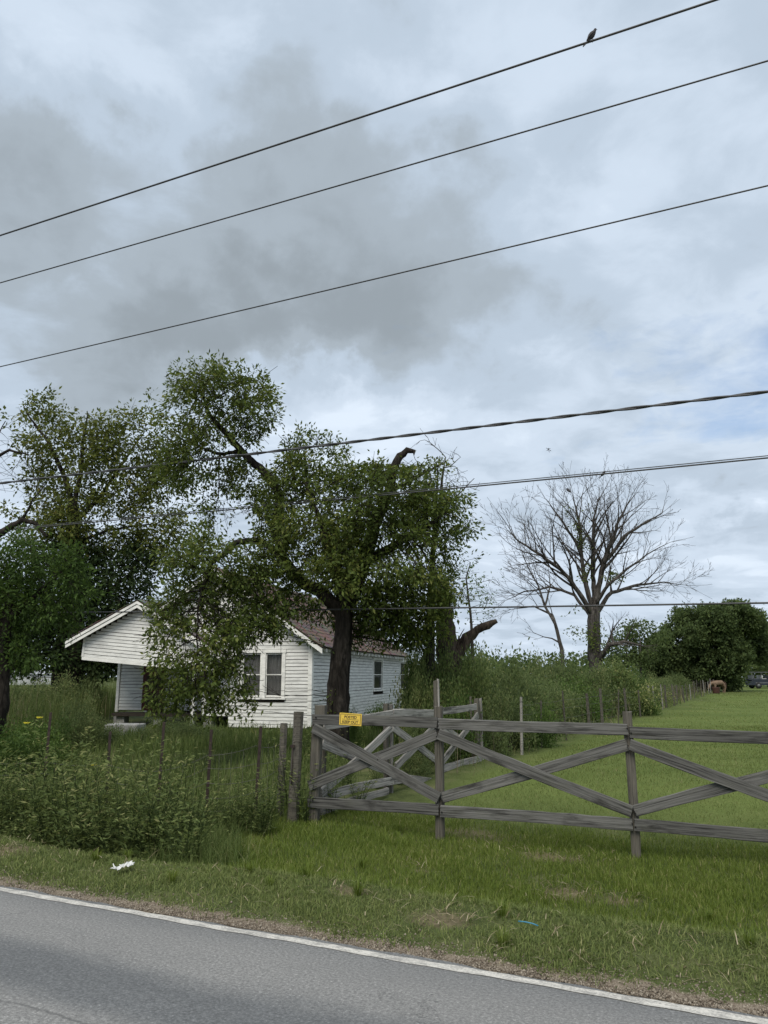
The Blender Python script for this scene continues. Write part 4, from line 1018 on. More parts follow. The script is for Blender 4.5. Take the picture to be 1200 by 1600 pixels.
def tubes_mesh(pos, par, rad, name, bark_noise=0.0):
    n = len(pos); ch = [[] for _ in range(n)]
    for i, p in enumerate(par):
        if p >= 0: ch[p].append(i)
    Vs, Q = [], []; base = 0
    stack = [(i, None) for i in range(n) if par[i] < 0]
    while stack:
        i, frm = stack.pop(); chain = [frm] if frm is not None else []
        chain.append(i); cur = i
        while ch[cur]:
            ks = sorted(ch[cur], key=lambda c: -rad[c])
            for o_ in ks[1:]: stack.append((o_, cur))
            cur = ks[0]; chain.append(cur)
        if len(chain) < 2: continue
        P = pos[chain]; R = rad[chain].copy()
        if frm is not None: R[0] = min(R[0], R[1] * 1.5)
        rm = R.max(); ns = 12 if rm > 0.12 else 8 if rm > 0.05 else 5 if rm > 0.018 else 3
        T = np.gradient(P, axis=0) if len(P) > 1 else P
        T /= np.linalg.norm(T, axis=1)[:, None] + 1e-9
        ref = np.array([0.31, 0.77, 0.15]) if abs(T[0][2]) > 0.6 else np.array([0.2, 0.1, 1.0])
        X = np.cross(T, ref); X /= np.linalg.norm(X, axis=1)[:, None] + 1e-9; Yv = np.cross(T, X)
        a = np.arange(ns) * 2 * math.pi / ns
        rr = R[:, None] * (1 + (bark_noise * rng.normal(0, 1, (len(P), ns)) if rm > 0.06 else 0))
        ring = P[:, None] + rr[..., None] * (np.cos(a)[None, :, None] * X[:, None] + np.sin(a)[None, :, None] * Yv[:, None])
        Vs.append(ring.reshape(-1, 3)); m_ = len(P)
        ii = np.arange(m_ - 1)[:, None] * ns; kk = np.arange(ns)[None]; k2_ = (kk + 1) % ns
        Q.append(np.stack([ii + kk, ii + k2_, ii + ns + k2_, ii + ns + kk], -1).reshape(-1, 4) + base); base += m_ * ns
    return mesh_np(name, np.concatenate(Vs), np.concatenate(Q), smooth=True)
def leaf_mesh(name, P, D, Ls, Ws, tint, fold=0.18):
    n = len(P); D = D / (np.linalg.norm(D, axis=1)[:, None] + 1e-9)
    r = rng.normal(size=(n, 3)) + np.array([0, 0, 0.6]); S = np.cross(D, r); S /= np.linalg.norm(S, axis=1)[:, None] + 1e-9
    Nn = np.cross(S, D); L_, W_ = Ls[:, None], Ws[:, None] * 0.5
    M_ = P + D * L_ * 0.45
    V = np.stack([P, M_ + S * W_ + Nn * W_ * fold, P + D * L_ - Nn * L_ * 0.08, M_ - S * W_ + Nn * W_ * fold], 1).reshape(-1, 3)
    return mesh_np(name, V, np.arange(4 * n).reshape(-1, 4), None, attrs={'tint': np.repeat(np.clip(tint, 0, 1), 4)})
def resample(pts, rads, D):
    out, ro = [np.array(pts[0], float)], [rads[0]]
    for (a, b_, ra, rb) in zip(pts[:-1], pts[1:], rads[:-1], rads[1:]):
        a, b_ = np.array(a, float), np.array(b_, float); k = max(1, int(round(np.linalg.norm(b_ - a) / D)))
        for i in range(1, k + 1): out.append(a + (b_ - a) * i / k); ro.append(ra + (rb - ra) * i / k)
    return out, ro
def tree(name, label, cat, limbs, clumps, D=0.16, di=2.2, dk=0.26, iters=70, leaf=None, bark='dark_bark', tip=0.0045, expo=2.4, bias=(0, 0, 0), group=None, leaf_r=0.012, per=6, lsz=(0.06, 0.10), lw=0.42, spread=0.11, droop=0.35, tint=(0.42, 0.2), jit=0.25, bark_noise=0.05, maxn=20000, extra_r=1.0, mult=1.0, inertia=0.5, spray=None, clear=None):
    """limbs: [(list of world points, list of radii)], the first starts at the ground"""
    seeds, par, rspec = [], [], []
    for li, (pts, rads) in enumerate(limbs):
        sp_, rs = resample(pts, rads, D)
        wob = np.cumsum(rng.normal(0, 0.012, (len(sp_), 3)), 0); 
        if li == 0: wob *= 0.3
        start = 0; prev = -1
        if li > 0:
            dd = [np.linalg.norm(s_ - sp_[0]) for s_ in seeds]; prev = int(np.argmin(dd)); start = 1
        for i in range(start, len(sp_)):
            seeds.append(sp_[i] + wob[i] * min(1, i / 3)); par.append(prev); rspec.append(rs[i]); prev = len(seeds) - 1
    att = [p for c_ in clumps for p in ellipsoid_points(*c_[:5], int(c_[5] * mult), **(c_[6] if len(c_) > 6 else {}))]
    if clear:
        A_ = np.array(att); uu, vv = pix(A_); kp = np.ones(len(A_), bool)
        for (u0, v0, u1, v1, pr_) in clear: kp &= ~((uu > u0) & (uu < u1) & (vv > v0) & (vv < v1) & (rng.random(len(A_)) < pr_))
        att = list(A_[kp])
    pos, pr = grow(seeds, par, att, D, di, dk, iters, bias, jit, maxn, inertia) if att else (np.array(seeds), np.array(par))
    if spray:
        hasc = np.zeros(len(pos), bool); hasc[pr[pr >= 0]] = True; k_, l0_, l1_, sp2, up_, frac = spray
        sl_ = [i for i in range(len(seeds), len(pos)) if (not hasc[i]) or rng.random() < frac]
        pos, pr = sprays(pos, pr, sl_, k_, l0_, l1_, sp2, up_)
    n = len(pos); acc = np.zeros(n); ch_n = np.zeros(n, int)
    for i in range(n - 1, -1, -1):
        if ch_n[i] == 0: acc[i] = tip ** expo
        if pr[i] >= 0: acc[pr[i]] += acc[i]; ch_n[pr[i]] += 1
    rad = acc ** (1 / expo) * extra_r
    rs = np.array(rspec); rad[:len(rs)] = np.maximum(np.minimum(rad[:len(rs)], rs * 1.15), rs)
    for i in range(len(rs), n): rad[i] = min(rad[i], rad[pr[i]] * 0.95)
    b0 = limbs[0][0][0]; root = empty(name, (b0[0], b0[1], gz(b0[0], b0[1]))); tag(root, label, cat, group)
    off = np.array(root.location)
    link('trunk', tubes_mesh(pos - off, pr, rad, 'trunk', bark_noise), MATS[bark], root)
    if leaf:
        sel = np.nonzero((rad < leaf_r) & (np.arange(n) >= len(rs)))[0]
        sel = sel[rng.random(len(sel)) < 0.42]
        base = np.repeat(sel, int(per * 2.2)); m_ = len(base); par_dir = pos[base] - pos[pr[base]]
        jt = rng.normal(0, 1, (m_, 3)); P = pos[base] + jt * spread * 0.8 - off
        Dv = par_dir / D * 0.5 + jt * 0.55 + rng.normal(0, 0.45, (m_, 3)) + np.array([0, 0, -droop])
        cl = np.array([ncl(pos[i], 0.9, 5) for i in sel]); tn = rng.normal(tint[0], tint[1], m_) + 0.28 * np.repeat(cl, int(per * 2.2))
        if clear:
            uu, vv = pix(P + off); kp = np.ones(m_, bool)
            for (u0, v0, u1, v1, pr_) in clear: kp &= ~((uu > u0) & (uu < u1) & (vv > v0) & (vv < v1) & (rng.random(m_) < pr_))
            P, Dv, tn = P[kp], Dv[kp], tn[kp]; m_ = len(P)
        Ls = rng.uniform(*lsz, m_) * rng.uniform(0.7, 1.25, m_)
        link('crown', leaf_mesh('crown', P, Dv, Ls, Ls * lw * rng.uniform(0.8, 1.25, m_), tn), MATS[leaf], root)
    return root, pos
def pix(P):
    P = np.atleast_2d(P); q = P - CAM; yf = q[:, 1] * CT + q[:, 2] * ST; zf = -q[:, 1] * ST + q[:, 2] * CT
    return 600 + F * q[:, 0] / yf, 800 - F * zf / yf
def px(seq, Y):
    return [W(s_[0], s_[1], Y + (s_[2] if len(s_) > 2 else 0)) for s_ in seq]
def gpt(u, Y):
    p = W(u, 1000, Y); return np.array([p[0], p[1], gz(p[0], p[1]) - 0.1])

# the big tree in front of the house ---------------------------------------
YT = 16.0
low = dict(seed=1, sc=1.1, thresh=0.2)
dns = dict(seed=1, sc=1.3, thresh=0.02)
ful = dict(seed=1, sc=1.3, thresh=-0.5)
big_limbs = [
    ([gpt(528, YT)] + px([(527, 1120), (531, 1050), (537, 990), (538, 950)], YT), [0.30, 0.25, 0.212, 0.19, 0.18]),
    (px([(538, 950), (562, 905), (574, 860), (588, 810), (606, 770), (612, 735), (622, 712), (634, 702), (645, 703)], YT), [0.19, 0.17, 0.155, 0.13, 0.11, 0.10, 0.085, 0.07, 0.045]),
    (px([(536, 958), (505, 925, 0.2), (470, 905, 0.4), (446, 870, 0.5), (442, 815, 0.5), (444, 765, 0.4), (425, 735, 0.3), (392, 705, 0.2), (362, 670, 0.1), (330, 635, 0), (318, 600, 0)], YT), [0.16, 0.14, 0.125, 0.115, 0.11, 0.10, 0.09, 0.08, 0.065, 0.045, 0.02]),
    (px([(446, 870, 0.5), (405, 845, 0), (365, 850, -0.5), (330, 885, -0.9), (312, 950, -1.1)], YT), [0.08, 0.065, 0.055, 0.045, 0.02]),
    (px([(570, 880), (620, 850, -0.3), (665, 820, -0.3), (700, 790, 0)], YT), [0.11, 0.08, 0.055, 0.025]),
    (px([(540, 945), (520, 880, -0.5), (500, 820, -0.6), (480, 760, -0.4)], YT), [0.13, 0.09, 0.06, 0.03]),
    (px([(606, 770), (650, 745, 0.2), (690, 725, 0.3)], YT), [0.06, 0.04, 0.02]),
    (px([(392, 705, 0.2), (340, 705, 0.3), (300, 690, 0.4)], YT), [0.05, 0.035, 0.015]),
]
big_clumps = [
    # main crown
    (470, 760, 65, 55, YT, 210, low), (545, 745, 70, 45, YT, 190, low), (560, 800, 100, 75, YT - 0.4, 420, dns), (655, 775, 70, 60, YT, 260, low), (690, 830, 48, 55, YT, 190, low),
    (600, 880, 110, 80, YT - 0.3, 460, dns), (495, 870, 90, 75, YT - 0.5, 400, dns), (690, 905, 45, 65, YT + 0.2, 170, low), (440, 820, 50, 50, YT, 150, low), (480, 700, 35, 22, YT, 60, low), (620, 730, 45, 28, YT, 80, low), (620, 955, 72, 34, YT, 210, dns), (580, 972, 58, 30, YT + 0.7, 220, ful), (645, 985, 48, 36, YT + 0.9, 200, ful), (600, 1000, 50, 14, YT + 0.6, 80, ful), (490, 960, 30, 24, YT + 0.3, 50, dns), (565, 930, 40, 30, YT + 0.8, 80, dns), (450, 930, 36, 36, YT - 0.3, 70, low),
    # upper left plume
    (335, 612, 72, 40, YT, 210, low), (395, 610, 32, 32, YT, 75, low), (310, 665, 62, 42, YT, 200, low), (385, 655, 42, 45, YT, 130, low), (300, 725, 52, 36, YT + 0.2, 120, low), (360, 740, 45, 32, YT + 0.3, 90, low), (408, 770, 35, 38, YT + 0.4, 90, low), (330, 790, 45, 35, YT + 0.3, 70, low),
    # hanging mass before the house front
    (335, 890, 80, 55, YT - 0.8, 300, dns), (400, 905, 60, 60, YT - 0.6, 220, low), (295, 955, 56, 55, YT - 1.0, 240, dns), (345, 985, 62, 62, YT - 1.0, 300, dns), (425, 970, 34, 34, YT - 0.8, 55, low),
    (325, 1045, 55, 40, YT - 1.1, 210, dns), (275, 1050, 38, 32, YT - 1.1, 90, dns), (262, 985, 32, 46, YT - 1.1, 120, dns), (262, 1085, 34, 26, YT - 1.1, 60, dns), (378, 1060, 24, 38, YT - 1.0, 90, dns), (310, 1088, 46, 26, YT - 1.1, 110, dns), (345, 1105, 28, 18, YT - 1.0, 40, dns), (450, 995, 12, 22, YT - 0.7, 14, low)]
tree('big_tree', 'big leafy old tree with dark forked trunk in front of the house', 'tree', big_limbs, big_clumps, D=0.12, di=2.4, dk=0.15, iters=110, leaf='leaf_olive', per=9, lsz=(0.066, 0.12), spread=0.09, tint=(0.52, 0.22), mult=2.0, spray=(2, 0.15, 0.42, 0.5, 0.1, 0.04), clear=[(403, 1008, 513, 1150, 0.97), (548, 1016, 660, 1130, 0.95), (440, 965, 513, 1010, 0.6), (120, 930, 222, 1140, 0.97), (655, 640, 760, 712, 0.9), (598, 685, 662, 728, 0.92), (335, 775, 398, 835, 0.75), (545, 690, 590, 722, 0.7), (690, 720, 745, 770, 0.6), (712, 868, 790, 965, 0.75), (640, 735, 690, 765, 0.55), (655, 850, 690, 885, 0.6), (470, 770, 505, 800, 0.5)])

# light yellow-green tree behind, left
YB = 29.0; lo2 = dict(seed=4, sc=0.75, thresh=0.14)
tree('shade_tree', 'open crowned yellow green tree rising behind the house, left of the tall plume', 'tree',
     [([gpt(122, YB)] + px([(121, 1000), (118, 880), (116, 830), (114, 790)], YB), [0.32, 0.3, 0.27, 0.25, 0.22]),
      (px([(114, 790), (98, 740), (75, 690), (50, 655), (40, 640)], YB), [0.11, 0.085, 0.06, 0.035, 0.015]), (px([(116, 795), (130, 730), (135, 680), (140, 645)], YB), [0.10, 0.075, 0.05, 0.02]),
      (px([(118, 815), (160, 770, 0.4), (195, 720, 0.5), (225, 680, 0.5)], YB), [0.10, 0.075, 0.05, 0.02]), (px([(118, 850), (170, 828, 0.3), (215, 820, 0.2), (245, 815, 0)], YB), [0.07, 0.05, 0.035, 0.02])],
     [(60, 655, 42, 30, YB, 70, lo2), (95, 700, 55, 42, YB, 130, lo2), (140, 665, 42, 28, YB, 70, lo2), (150, 720, 55, 45, YB, 150, lo2), (205, 700, 50, 42, YB, 130, lo2), (230, 745, 42, 45, YB, 120, lo2), (95, 765, 55, 32, YB, 110, lo2), (175, 780, 55, 36, YB, 120, lo2), (215, 660, 34, 22, YB, 50, lo2), (235, 830, 45, 28, YB, 80, lo2), (260, 700, 26, 40, YB, 60, lo2), (70, 720, 34, 30, YB, 60, lo2), (40, 640, 16, 16, YB, 20, lo2), (150, 835, 80, 36, YB, 150, lo2), (255, 775, 34, 50, YB, 110, lo2), (268, 840, 34, 44, YB, 90, lo2), (60, 825, 60, 36, YB, 100, lo2), (115, 790, 50, 34, YB - 0.6, 90, lo2)],
     D=0.19, dk=0.24, di=3.2, iters=90, mult=2.0, leaf='leaf_yellow_green', per=7, lsz=(0.11, 0.19), lw=0.5, spread=0.15, spray=(2, 0.3, 0.8, 0.45, 0.1, 0.08), tint=(0.48, 0.22), bark='dark_bark')
# dark dense tree behind the porch
YD = 29.5; lo3 = dict(seed=7, sc=0.9, thresh=-0.25)
tree('dark_tree', 'dense dark tree behind the porch gable', 'tree',
     [([gpt(95, YD)] + px([(95, 1040), (100, 980), (110, 930)], YD), [0.3, 0.27, 0.24, 0.2]), (px([(100, 970), (150, 940), (200, 900), (225, 860)], YD), [0.12, 0.1, 0.06, 0.03]), (px([(100, 980), (60, 960), (20, 950)], YD), [0.11, 0.08, 0.04])],
     [(150, 905, 90, 55, YD, 330, lo3), (90, 960, 100, 60, YD, 400, lo3), (190, 965, 65, 45, YD, 200, lo3), (110, 1020, 110, 32, YD, 300, lo3), (20, 1020, 60, 35, YD, 170, lo3), (215, 875, 55, 40, YD, 150, lo3), (120, 870, 70, 36, YD, 200, lo3), (60, 1000, 80, 45, YD, 260, lo3), (150, 990, 60, 40, YD, 200, lo3), (175, 1040, 55, 16, YD, 90, lo3), (30, 940, 60, 50, YD, 160, lo3)],
     D=0.22, dk=0.26, di=3.4, iters=90, mult=2.6, leaf='leaf_dark', per=16, lsz=(0.13, 0.21), lw=0.5, spread=0.22, tint=(0.4, 0.2), tip=0.006)
# fresh green tree at the left edge, nearer
YE = 17.5; lo4 = dict(seed=9, sc=1.4, thresh=-0.2)
tree('edge_tree', 'mid green feathery tree at the left edge of the view', 'tree',
     [([gpt(-2, YE)] + px([(2, 1100), (4, 1040), (8, 980), (20, 930)], YE), [0.22, 0.2, 0.18, 0.15, 0.1]), (px([(10, 970), (60, 930), (105, 890)], YE), [0.08, 0.055, 0.02]), (px([(8, 985), (-60, 940)], YE), [0.08, 0.03])],
     [(35, 880, 70, 42, YE, 260, lo4), (85, 900, 50, 42, YE, 190, lo4), (25, 950, 62, 48, YE, 230, lo4), (80, 960, 42, 36, YE, 110, lo4), (-50, 920, 60, 80, YE, 180, lo4), (15, 1005, 45, 26, YE, 90, lo4), (110, 930, 36, 34, YE, 100, lo4), (40, 1030, 50, 20, YE, 80, lo4), (115, 865, 28, 22, YE, 50, lo4)],
     D=0.13, dk=0.16, iters=90, mult=2.8, leaf='leaf_fresh', per=15, lsz=(0.075, 0.14), lw=0.36, spread=0.13, tint=(0.26, 0.2))
# bare dead limb reaching in from the left edge
YF = 19.0
tree('dead_limb_tree', 'bare dead limbs curling in at the left edge above the dark foliage', 'dead tree',
     [([gpt(-70, YF)] + px([(-70, 1000), (-60, 880), (-30, 850)], YF), [0.22, 0.2, 0.17, 0.13]), (px([(-30, 850), (5, 832), (35, 812), (58, 818), (75, 838)], YF), [0.10, 0.085, 0.07, 0.05, 0.03]),
      (px([(-60, 880), (-50, 780), (-20, 720), (10, 705), (40, 712)], YF), [0.1, 0.075, 0.05, 0.035, 0.015]), (px([(35, 812), (50, 780), (66, 760)], YF), [0.035, 0.02, 0.012]), (px([(-20, 720), (-5, 680), (8, 655)], YF), [0.035, 0.02, 0.01])],
     [(25, 740, 50, 45, YF, 60, dict(seed=3)), (5, 690, 30, 35, YF, 40, dict(seed=3)), (60, 790, 25, 30, YF, 30, dict(seed=3))], D=0.15, dk=0.24, bark='dark_bark', tip=0.004, inertia=1.0, spray=(2, 0.2, 0.5, 0.4, 0.05, 0.2))
# broken snag right of the house
YS = 18.0
tree('broken_snag', 'broken off dead trunk with a torn limb pointing right', 'dead tree',
     [([gpt(703, YS)] + px([(703, 1110), (702, 1050), (696, 990), (694, 950), (690, 922)], YS), [0.34, 0.32, 0.27, 0.22, 0.19, 0.10]),
      (px([(706, 1040), (718, 1015), (728, 1000), (745, 985), (762, 978), (778, 971)], YS), [0.17, 0.15, 0.13, 0.10, 0.085, 0.045]),
      (px([(722, 1008), (733, 990), (745, 977)], YS - 0.05), [0.05, 0.03, 0.008]), (px([(714, 1020), (716, 1000), (726, 985)], YS - 0.08), [0.03, 0.02, 0.006]), (px([(694, 950), (700, 935), (703, 918)], YS), [0.08, 0.05, 0.01]), (px([(690, 930), (686, 912)], YS), [0.06, 0.01])],
     [], bark='broken_wood', bark_noise=0.14)
# slender saplings with airy leaves beside the snag, and bare twigs above
YG = 19.0; lo5 = dict(seed=12, sc=2, thresh=0.0)
tree('sapling', 'slender airy sapling right of the broken trunk', 'sapling', [([gpt(742, YG)] + px([(738, 1020), (735, 960), (728, 905), (735, 880)], YG), [0.05, 0.045, 0.03, 0.018, 0.01])],
     [(740, 930, 36, 45, YG, 75, lo5), (760, 955, 32, 26, YG, 45, lo5), (725, 885, 28, 24, YG, 35, lo5), (765, 915, 18, 22, YG, 18, lo5), (700, 890, 22, 24, YG, 30, lo5)], D=0.14, dk=0.18, mult=2.0, leaf='leaf_fresh', per=5, lsz=(0.05, 0.09), spread=0.12, tint=(0.6, 0.2), bark='grey_bark')
tree('twiggy_tree', 'thin half dead tree with bare twigs above the right side of the crown', 'tree',
     [([gpt(672, 17.2)] + px([(674, 1000), (680, 860), (690, 800), (694, 750), (700, 715)], 17.2), [0.09, 0.08, 0.06, 0.045, 0.03, 0.012]), (px([(690, 800), (715, 770), (738, 748)], 17.2), [0.022, 0.014, 0.008]), (px([(697, 735), (712, 722), (722, 712)], 17.2), [0.014, 0.01, 0.006])],
     [(715, 770, 32, 40, 17.2, 55, lo5), (700, 720, 22, 22, 17.2, 30, lo5), (672, 690, 22, 16, 17.2, 20, lo5)], D=0.13, dk=0.2, bark='grey_bark', tip=0.004, inertia=1.0, spray=(2, 0.15, 0.4, 0.4, 0.1, 0.3))
tree('small_leafy_tree', 'small leafy treetop poking up beside the hooked branch stub', 'tree',
     [([gpt(668, 16.9)] + px([(672, 960), (680, 820), (685, 760), (686, 730)], 16.9), [0.08, 0.07, 0.045, 0.03, 0.015])],
     [(686, 735, 20, 26, 16.9, 60, lo4), (660, 765, 30, 30, 16.9, 70, lo4), (700, 790, 24, 26, 16.9, 50, lo4)], D=0.11, dk=0.14, mult=2.2, leaf='leaf_olive', per=9, lsz=(0.07, 0.11), spread=0.1, tint=(0.45, 0.2))

# dead trees in the field hedge -------------------------------------------------
def bare_tree(name, label, limbs, k_child=1.0, tip=0.006, bark='grey_bark', spacing=0.34, max_level=4):
    """limbs given as polylines; straight tapering side branches fan out of them over several orders"""
    pos, par, rad = [], [], []
    def add(p, pr_, r_): pos.append(np.array(p, float)); par.append(pr_); rad.append(r_); return len(pos) - 1
    def perp(d):
        q = rng.normal(size=3); q[1] *= 0.75; q -= d * np.dot(q, d); return q / (np.linalg.norm(q) + 1e-9)
    def branch(start, d, ln_, r_, level):
        n_ = max(3, int(ln_ / 0.28)); st_ = ln_ / n_; p = pos[start].copy(); prev = start; d = d / np.linalg.norm(d); curl = rng.normal(0, 0.045, 3); ids = []
        for i in range(n_):
            f = (i + 1) / n_; d = d + curl + rng.normal(0, 0.055, 3) + np.array([0, 0, 0.03]); d /= np.linalg.norm(d); p = p + d * st_
            prev = add(p, prev, max(tip, r_ * (1 - 0.82 * f))); ids.append((prev, f, d.copy()))
        if level < max_level: offshoots(ids, ln_, level)
    def offshoots(ids, ln_, level):
        gap = spacing * (0.8 ** level) * rng.uniform(0.8, 1.2); acc_ = 0.0; st_ = ln_ / max(1, len(ids)); side = 1
        for (i, f, d) in ids:
            acc_ += st_
            if f < 0.22 or acc_ < gap: continue
            acc_ = 0.0; side = -side
            q = perp(d); q = q if (q[0] * side) > 0 or rng.random() < 0.3 else -q
            nd = d * 0.78 + q * rng.uniform(0.42, 0.8) + np.array([0, 0, 0.12])
            cl_ = ln_ * (1.02 - f * 0.62) * rng.uniform(0.36, 0.62)
            if cl_ < 0.22: cl_ = rng.uniform(0.25, 0.5)
            branch(i, nd, cl_, rad[i] * rng.uniform(0.45, 0.62), level + 1)
        # forked end
        i, f, d = ids[-1]
        for _ in range(2): branch(i, d + rng.normal(0, 0.3, 3), ln_ * rng.uniform(0.16, 0.28), rad[i], max_level)
    todo = []
    for li, (pts, rads) in enumerate(limbs):
        sp_, rs = resample(pts, rads, 0.28); prev = -1; s0_ = 0
        if li: prev = int(np.argmin([np.linalg.norm(q - sp_[0]) for q in pos])); s0_ = 1
        wob = np.cumsum(rng.normal(0, 0.02, (len(sp_), 3)), 0) * (0.3 if li == 0 else 1); ids = []
        for i in range(s0_, len(sp_)):
            prev = add(sp_[i] + wob[i] * min(1, i / 3), prev, rs[i]); d = sp_[i] - sp_[i - 1] if i else np.array([0, 0, 1.0]); ids.append((prev, i / len(sp_), d / (np.linalg.norm(d) + 1e-9)))
        if li: todo.append((ids, 0.28 * len(sp_)))
    for ids, ln_ in todo: offshoots(ids, ln_, 1)
    pos, par, rad = np.array(pos), np.array(par), np.array(rad)
    b0 = limbs[0][0][0]; root = empty(name, (b0[0], b0[1], gz(b0[0], b0[1]))); tag(root, label, 'dead tree')
    link('trunk', tubes_mesh(pos - np.array(root.location), par, rad, 'trunk', 0.05), MATS[bark], root); return root
YX = 36.0
bare_tree('dead_tree', 'large bare dead tree with a wide fan of twigs, standing alone right of centre',
     [([gpt(932, YX)] + px([(930, 1030), (929, 970), (930, 950)], YX), [0.36, 0.31, 0.28, 0.26]),
      (px([(930, 955), (935, 920), (945, 880), (956, 850), (966, 822), (982, 795), (994, 778)], YX), [0.16, 0.135, 0.115, 0.09, 0.065, 0.035, 0.012]),
      (px([(945, 880), (975, 840, -0.4), (1008, 820, -0.6), (1032, 806, -0.7), (1042, 798, -0.7)], YX), [0.09, 0.075, 0.05, 0.025, 0.01]),
      (px([(929, 955), (925, 900), (926, 850), (927, 808), (932, 782), (940, 765)], YX), [0.125, 0.10, 0.08, 0.05, 0.028, 0.01]),
      (px([(929, 960), (914, 915), (907, 860), (904, 812), (898, 785), (893, 768)], YX), [0.125, 0.105, 0.085, 0.06, 0.03, 0.01]),
      (px([(928, 965), (905, 925, -0.5), (880, 888, -0.8), (845, 862, -1), (812, 842, -1), (796, 818, -1)], YX), [0.12, 0.105, 0.085, 0.06, 0.035, 0.012]),
      (px([(932, 960), (958, 925, 0.4), (1000, 912, 0.6), (1040, 908, 0.6), (1075, 912, 0.6)], YX), [0.11, 0.09, 0.06, 0.03, 0.01]),
      (px([(928, 970), (900, 930, 0.6), (862, 918, 0.9), (820, 925, 1), (788, 938, 1)], YX), [0.085, 0.07, 0.05, 0.03, 0.01]),
      (px([(930, 945), (950, 915, -0.9), (978, 890, -1.2), (1010, 868, -1.4), (1045, 850, -1.5)], YX), [0.09, 0.07, 0.05, 0.03, 0.01]),
      (px([(907, 860), (880, 815, 0.5), (862, 792, 0.7), (854, 780, 0.7)], YX), [0.07, 0.05, 0.03, 0.01]),
      (px([(933, 1035), (950, 1005, -0.8), (975, 998, -1), (1005, 1003, -1.2)], YX), [0.15, 0.11, 0.08, 0.02]), (px([(954, 1002, -0.8), (957, 970, -0.8)], YX), [0.065, 0.012])])
bare_tree('dead_tree', 'smaller leaning dead tree left of the large bare one',
     [([gpt(882, 33)] + px([(878, 1015), (868, 975)], 33), [0.10, 0.085, 0.065]), (px([(868, 975), (852, 948), (840, 915), (822, 880), (812, 850)], 33), [0.06, 0.05, 0.035, 0.02, 0.01]), (px([(868, 975), (862, 960), (830, 945), (796, 950)], 33), [0.06, 0.05, 0.03, 0.01]), (px([(852, 948), (858, 915), (855, 890)], 33), [0.05, 0.03, 0.01]), (px([(875, 1000), (850, 995), (835, 985)], 33), [0.04, 0.02, 0.008])])
# ivy left on the dead tree
def leaf_cloud(name, label, cat, blobs, mat, n, lsz, lw=0.45, seed=0, thr=-0.1, sc=1.0, stems=None, group=None, tint=(0.45, 0.22), base=None, part='crown', droop=0.2):
    P = []
    for (c, r3, k) in blobs:
        q = rng.normal(size=(int(k * n * 2.4), 3)); q /= np.linalg.norm(q, axis=1)[:, None]; q *= (rng.random(len(q)) ** 0.35 * rng.uniform(0.8, 1.25, len(q)))[:, None]
        p = np.array(c) + q * np.array(r3)
        keep = np.array([ncl(a, sc, seed) > thr + random.uniform(-0.15, 0.15) for a in p]); P.append(p[keep][:int(k * n)])
    P = np.concatenate(P); m_ = len(P)
    b0 = base if base is not None else P.mean(0); root = empty(name, tuple(b0)); tag(root, label, cat, group)
    Dv = rng.normal(0, 1, (m_, 3)) + np.array([0, 0, -droop]); Ls = rng.uniform(*lsz, m_)
    cl = np.array([ncl(a, sc * 1.7, seed + 1) for a in P])
    me = leaf_mesh(part, P - np.array(b0), Dv, Ls, Ls * lw * rng.uniform(0.8, 1.2, m_), rng.normal(tint[0], tint[1], m_) + 0.4 * cl)
    link(part, me, MATS[mat], root)
    if stems:
        mb = MB()
        for pts, r_ in stems: mb.tube([np.array(p) - np.array(b0) for p in pts], r_, 5)
        mb.build('stem', MATS['grey_bark'], root)
    return root
kx = YX / F
leaf_cloud('ivy', 'sparse dark ivy clinging to the middle of the large dead tree', 'ivy', [(W(905, 815, YX - 0.3), (0.7, 0.5, 1.1), 0.4), (W(907, 870, YX - 0.3), (0.6, 0.5, 1.2), 0.3), (W(958, 902, YX - 0.3), (0.5, 0.4, 0.35), 0.2), (W(912, 985, YX - 0.5), (0.9, 0.5, 1.3), 0.5)], 'leaf_olive', 900, (0.1, 0.18), thr=0.0, seed=5)

# big dark green tree at the right, far off -----------------------------------
YH = 78.0; kh = YH / F
prof_u = [995, 1020, 1045, 1062, 1085, 1110, 1135, 1165, 1185, 1198]; prof_v = [1012, 996, 972, 946, 934, 948, 935, 942, 968, 1002]
blobs = []
for i in range(120):
    u = rng.uniform(1018, 1190); top_ = float(np.interp(u, prof_u, prof_v)); r_ = rng.uniform(8, 20); f_ = rng.random() ** 1.4
    v = top_ + r_ * 0.7 + f_ * max(4, 1070 - top_ - r_)
    if v > 1040 and u > 1146: continue
    blobs.append((W(u, v, YH + rng.uniform(-3.5, 2.5)), (r_ * kh * 1.3, r_ * kh, r_ * kh), (r_ / 20) ** 2 * 0.30))
blobs += [(W(1092, 985, YH), (48 * kh, 3.0, 38 * kh), 1.0), (W(1150, 982, YH), (36 * kh, 2.6, 34 * kh), 0.8), (W(1110, 1035, YH - 1), (50 * kh, 3.0, 28 * kh), 0.9)]
def woody(u_list, Y, base_r):
    st_ = []
    for (u, du, vt) in u_list:
        a = gpt(u, Y); b_ = W(u + du, vt, Y); mid = (a + b_) / 2 + np.array([0.1 * du * Y / F, 0, 0]); st_.append(([a, mid, b_], [base_r, base_r * 0.75, base_r * 0.3]))
    return st_
leaf_cloud('broad_tree', 'broad rounded dark green tree at the far end of the field', 'tree', blobs, 'leaf_far', 5200, (0.2, 0.4), 0.5, seed=3, thr=-0.12, sc=0.9, stems=woody([(1100, 5, 980), (1095, -30, 970), (1105, 40, 970)], YH, 0.35), base=gpt(1100, YH), tint=(0.45, 0.2))
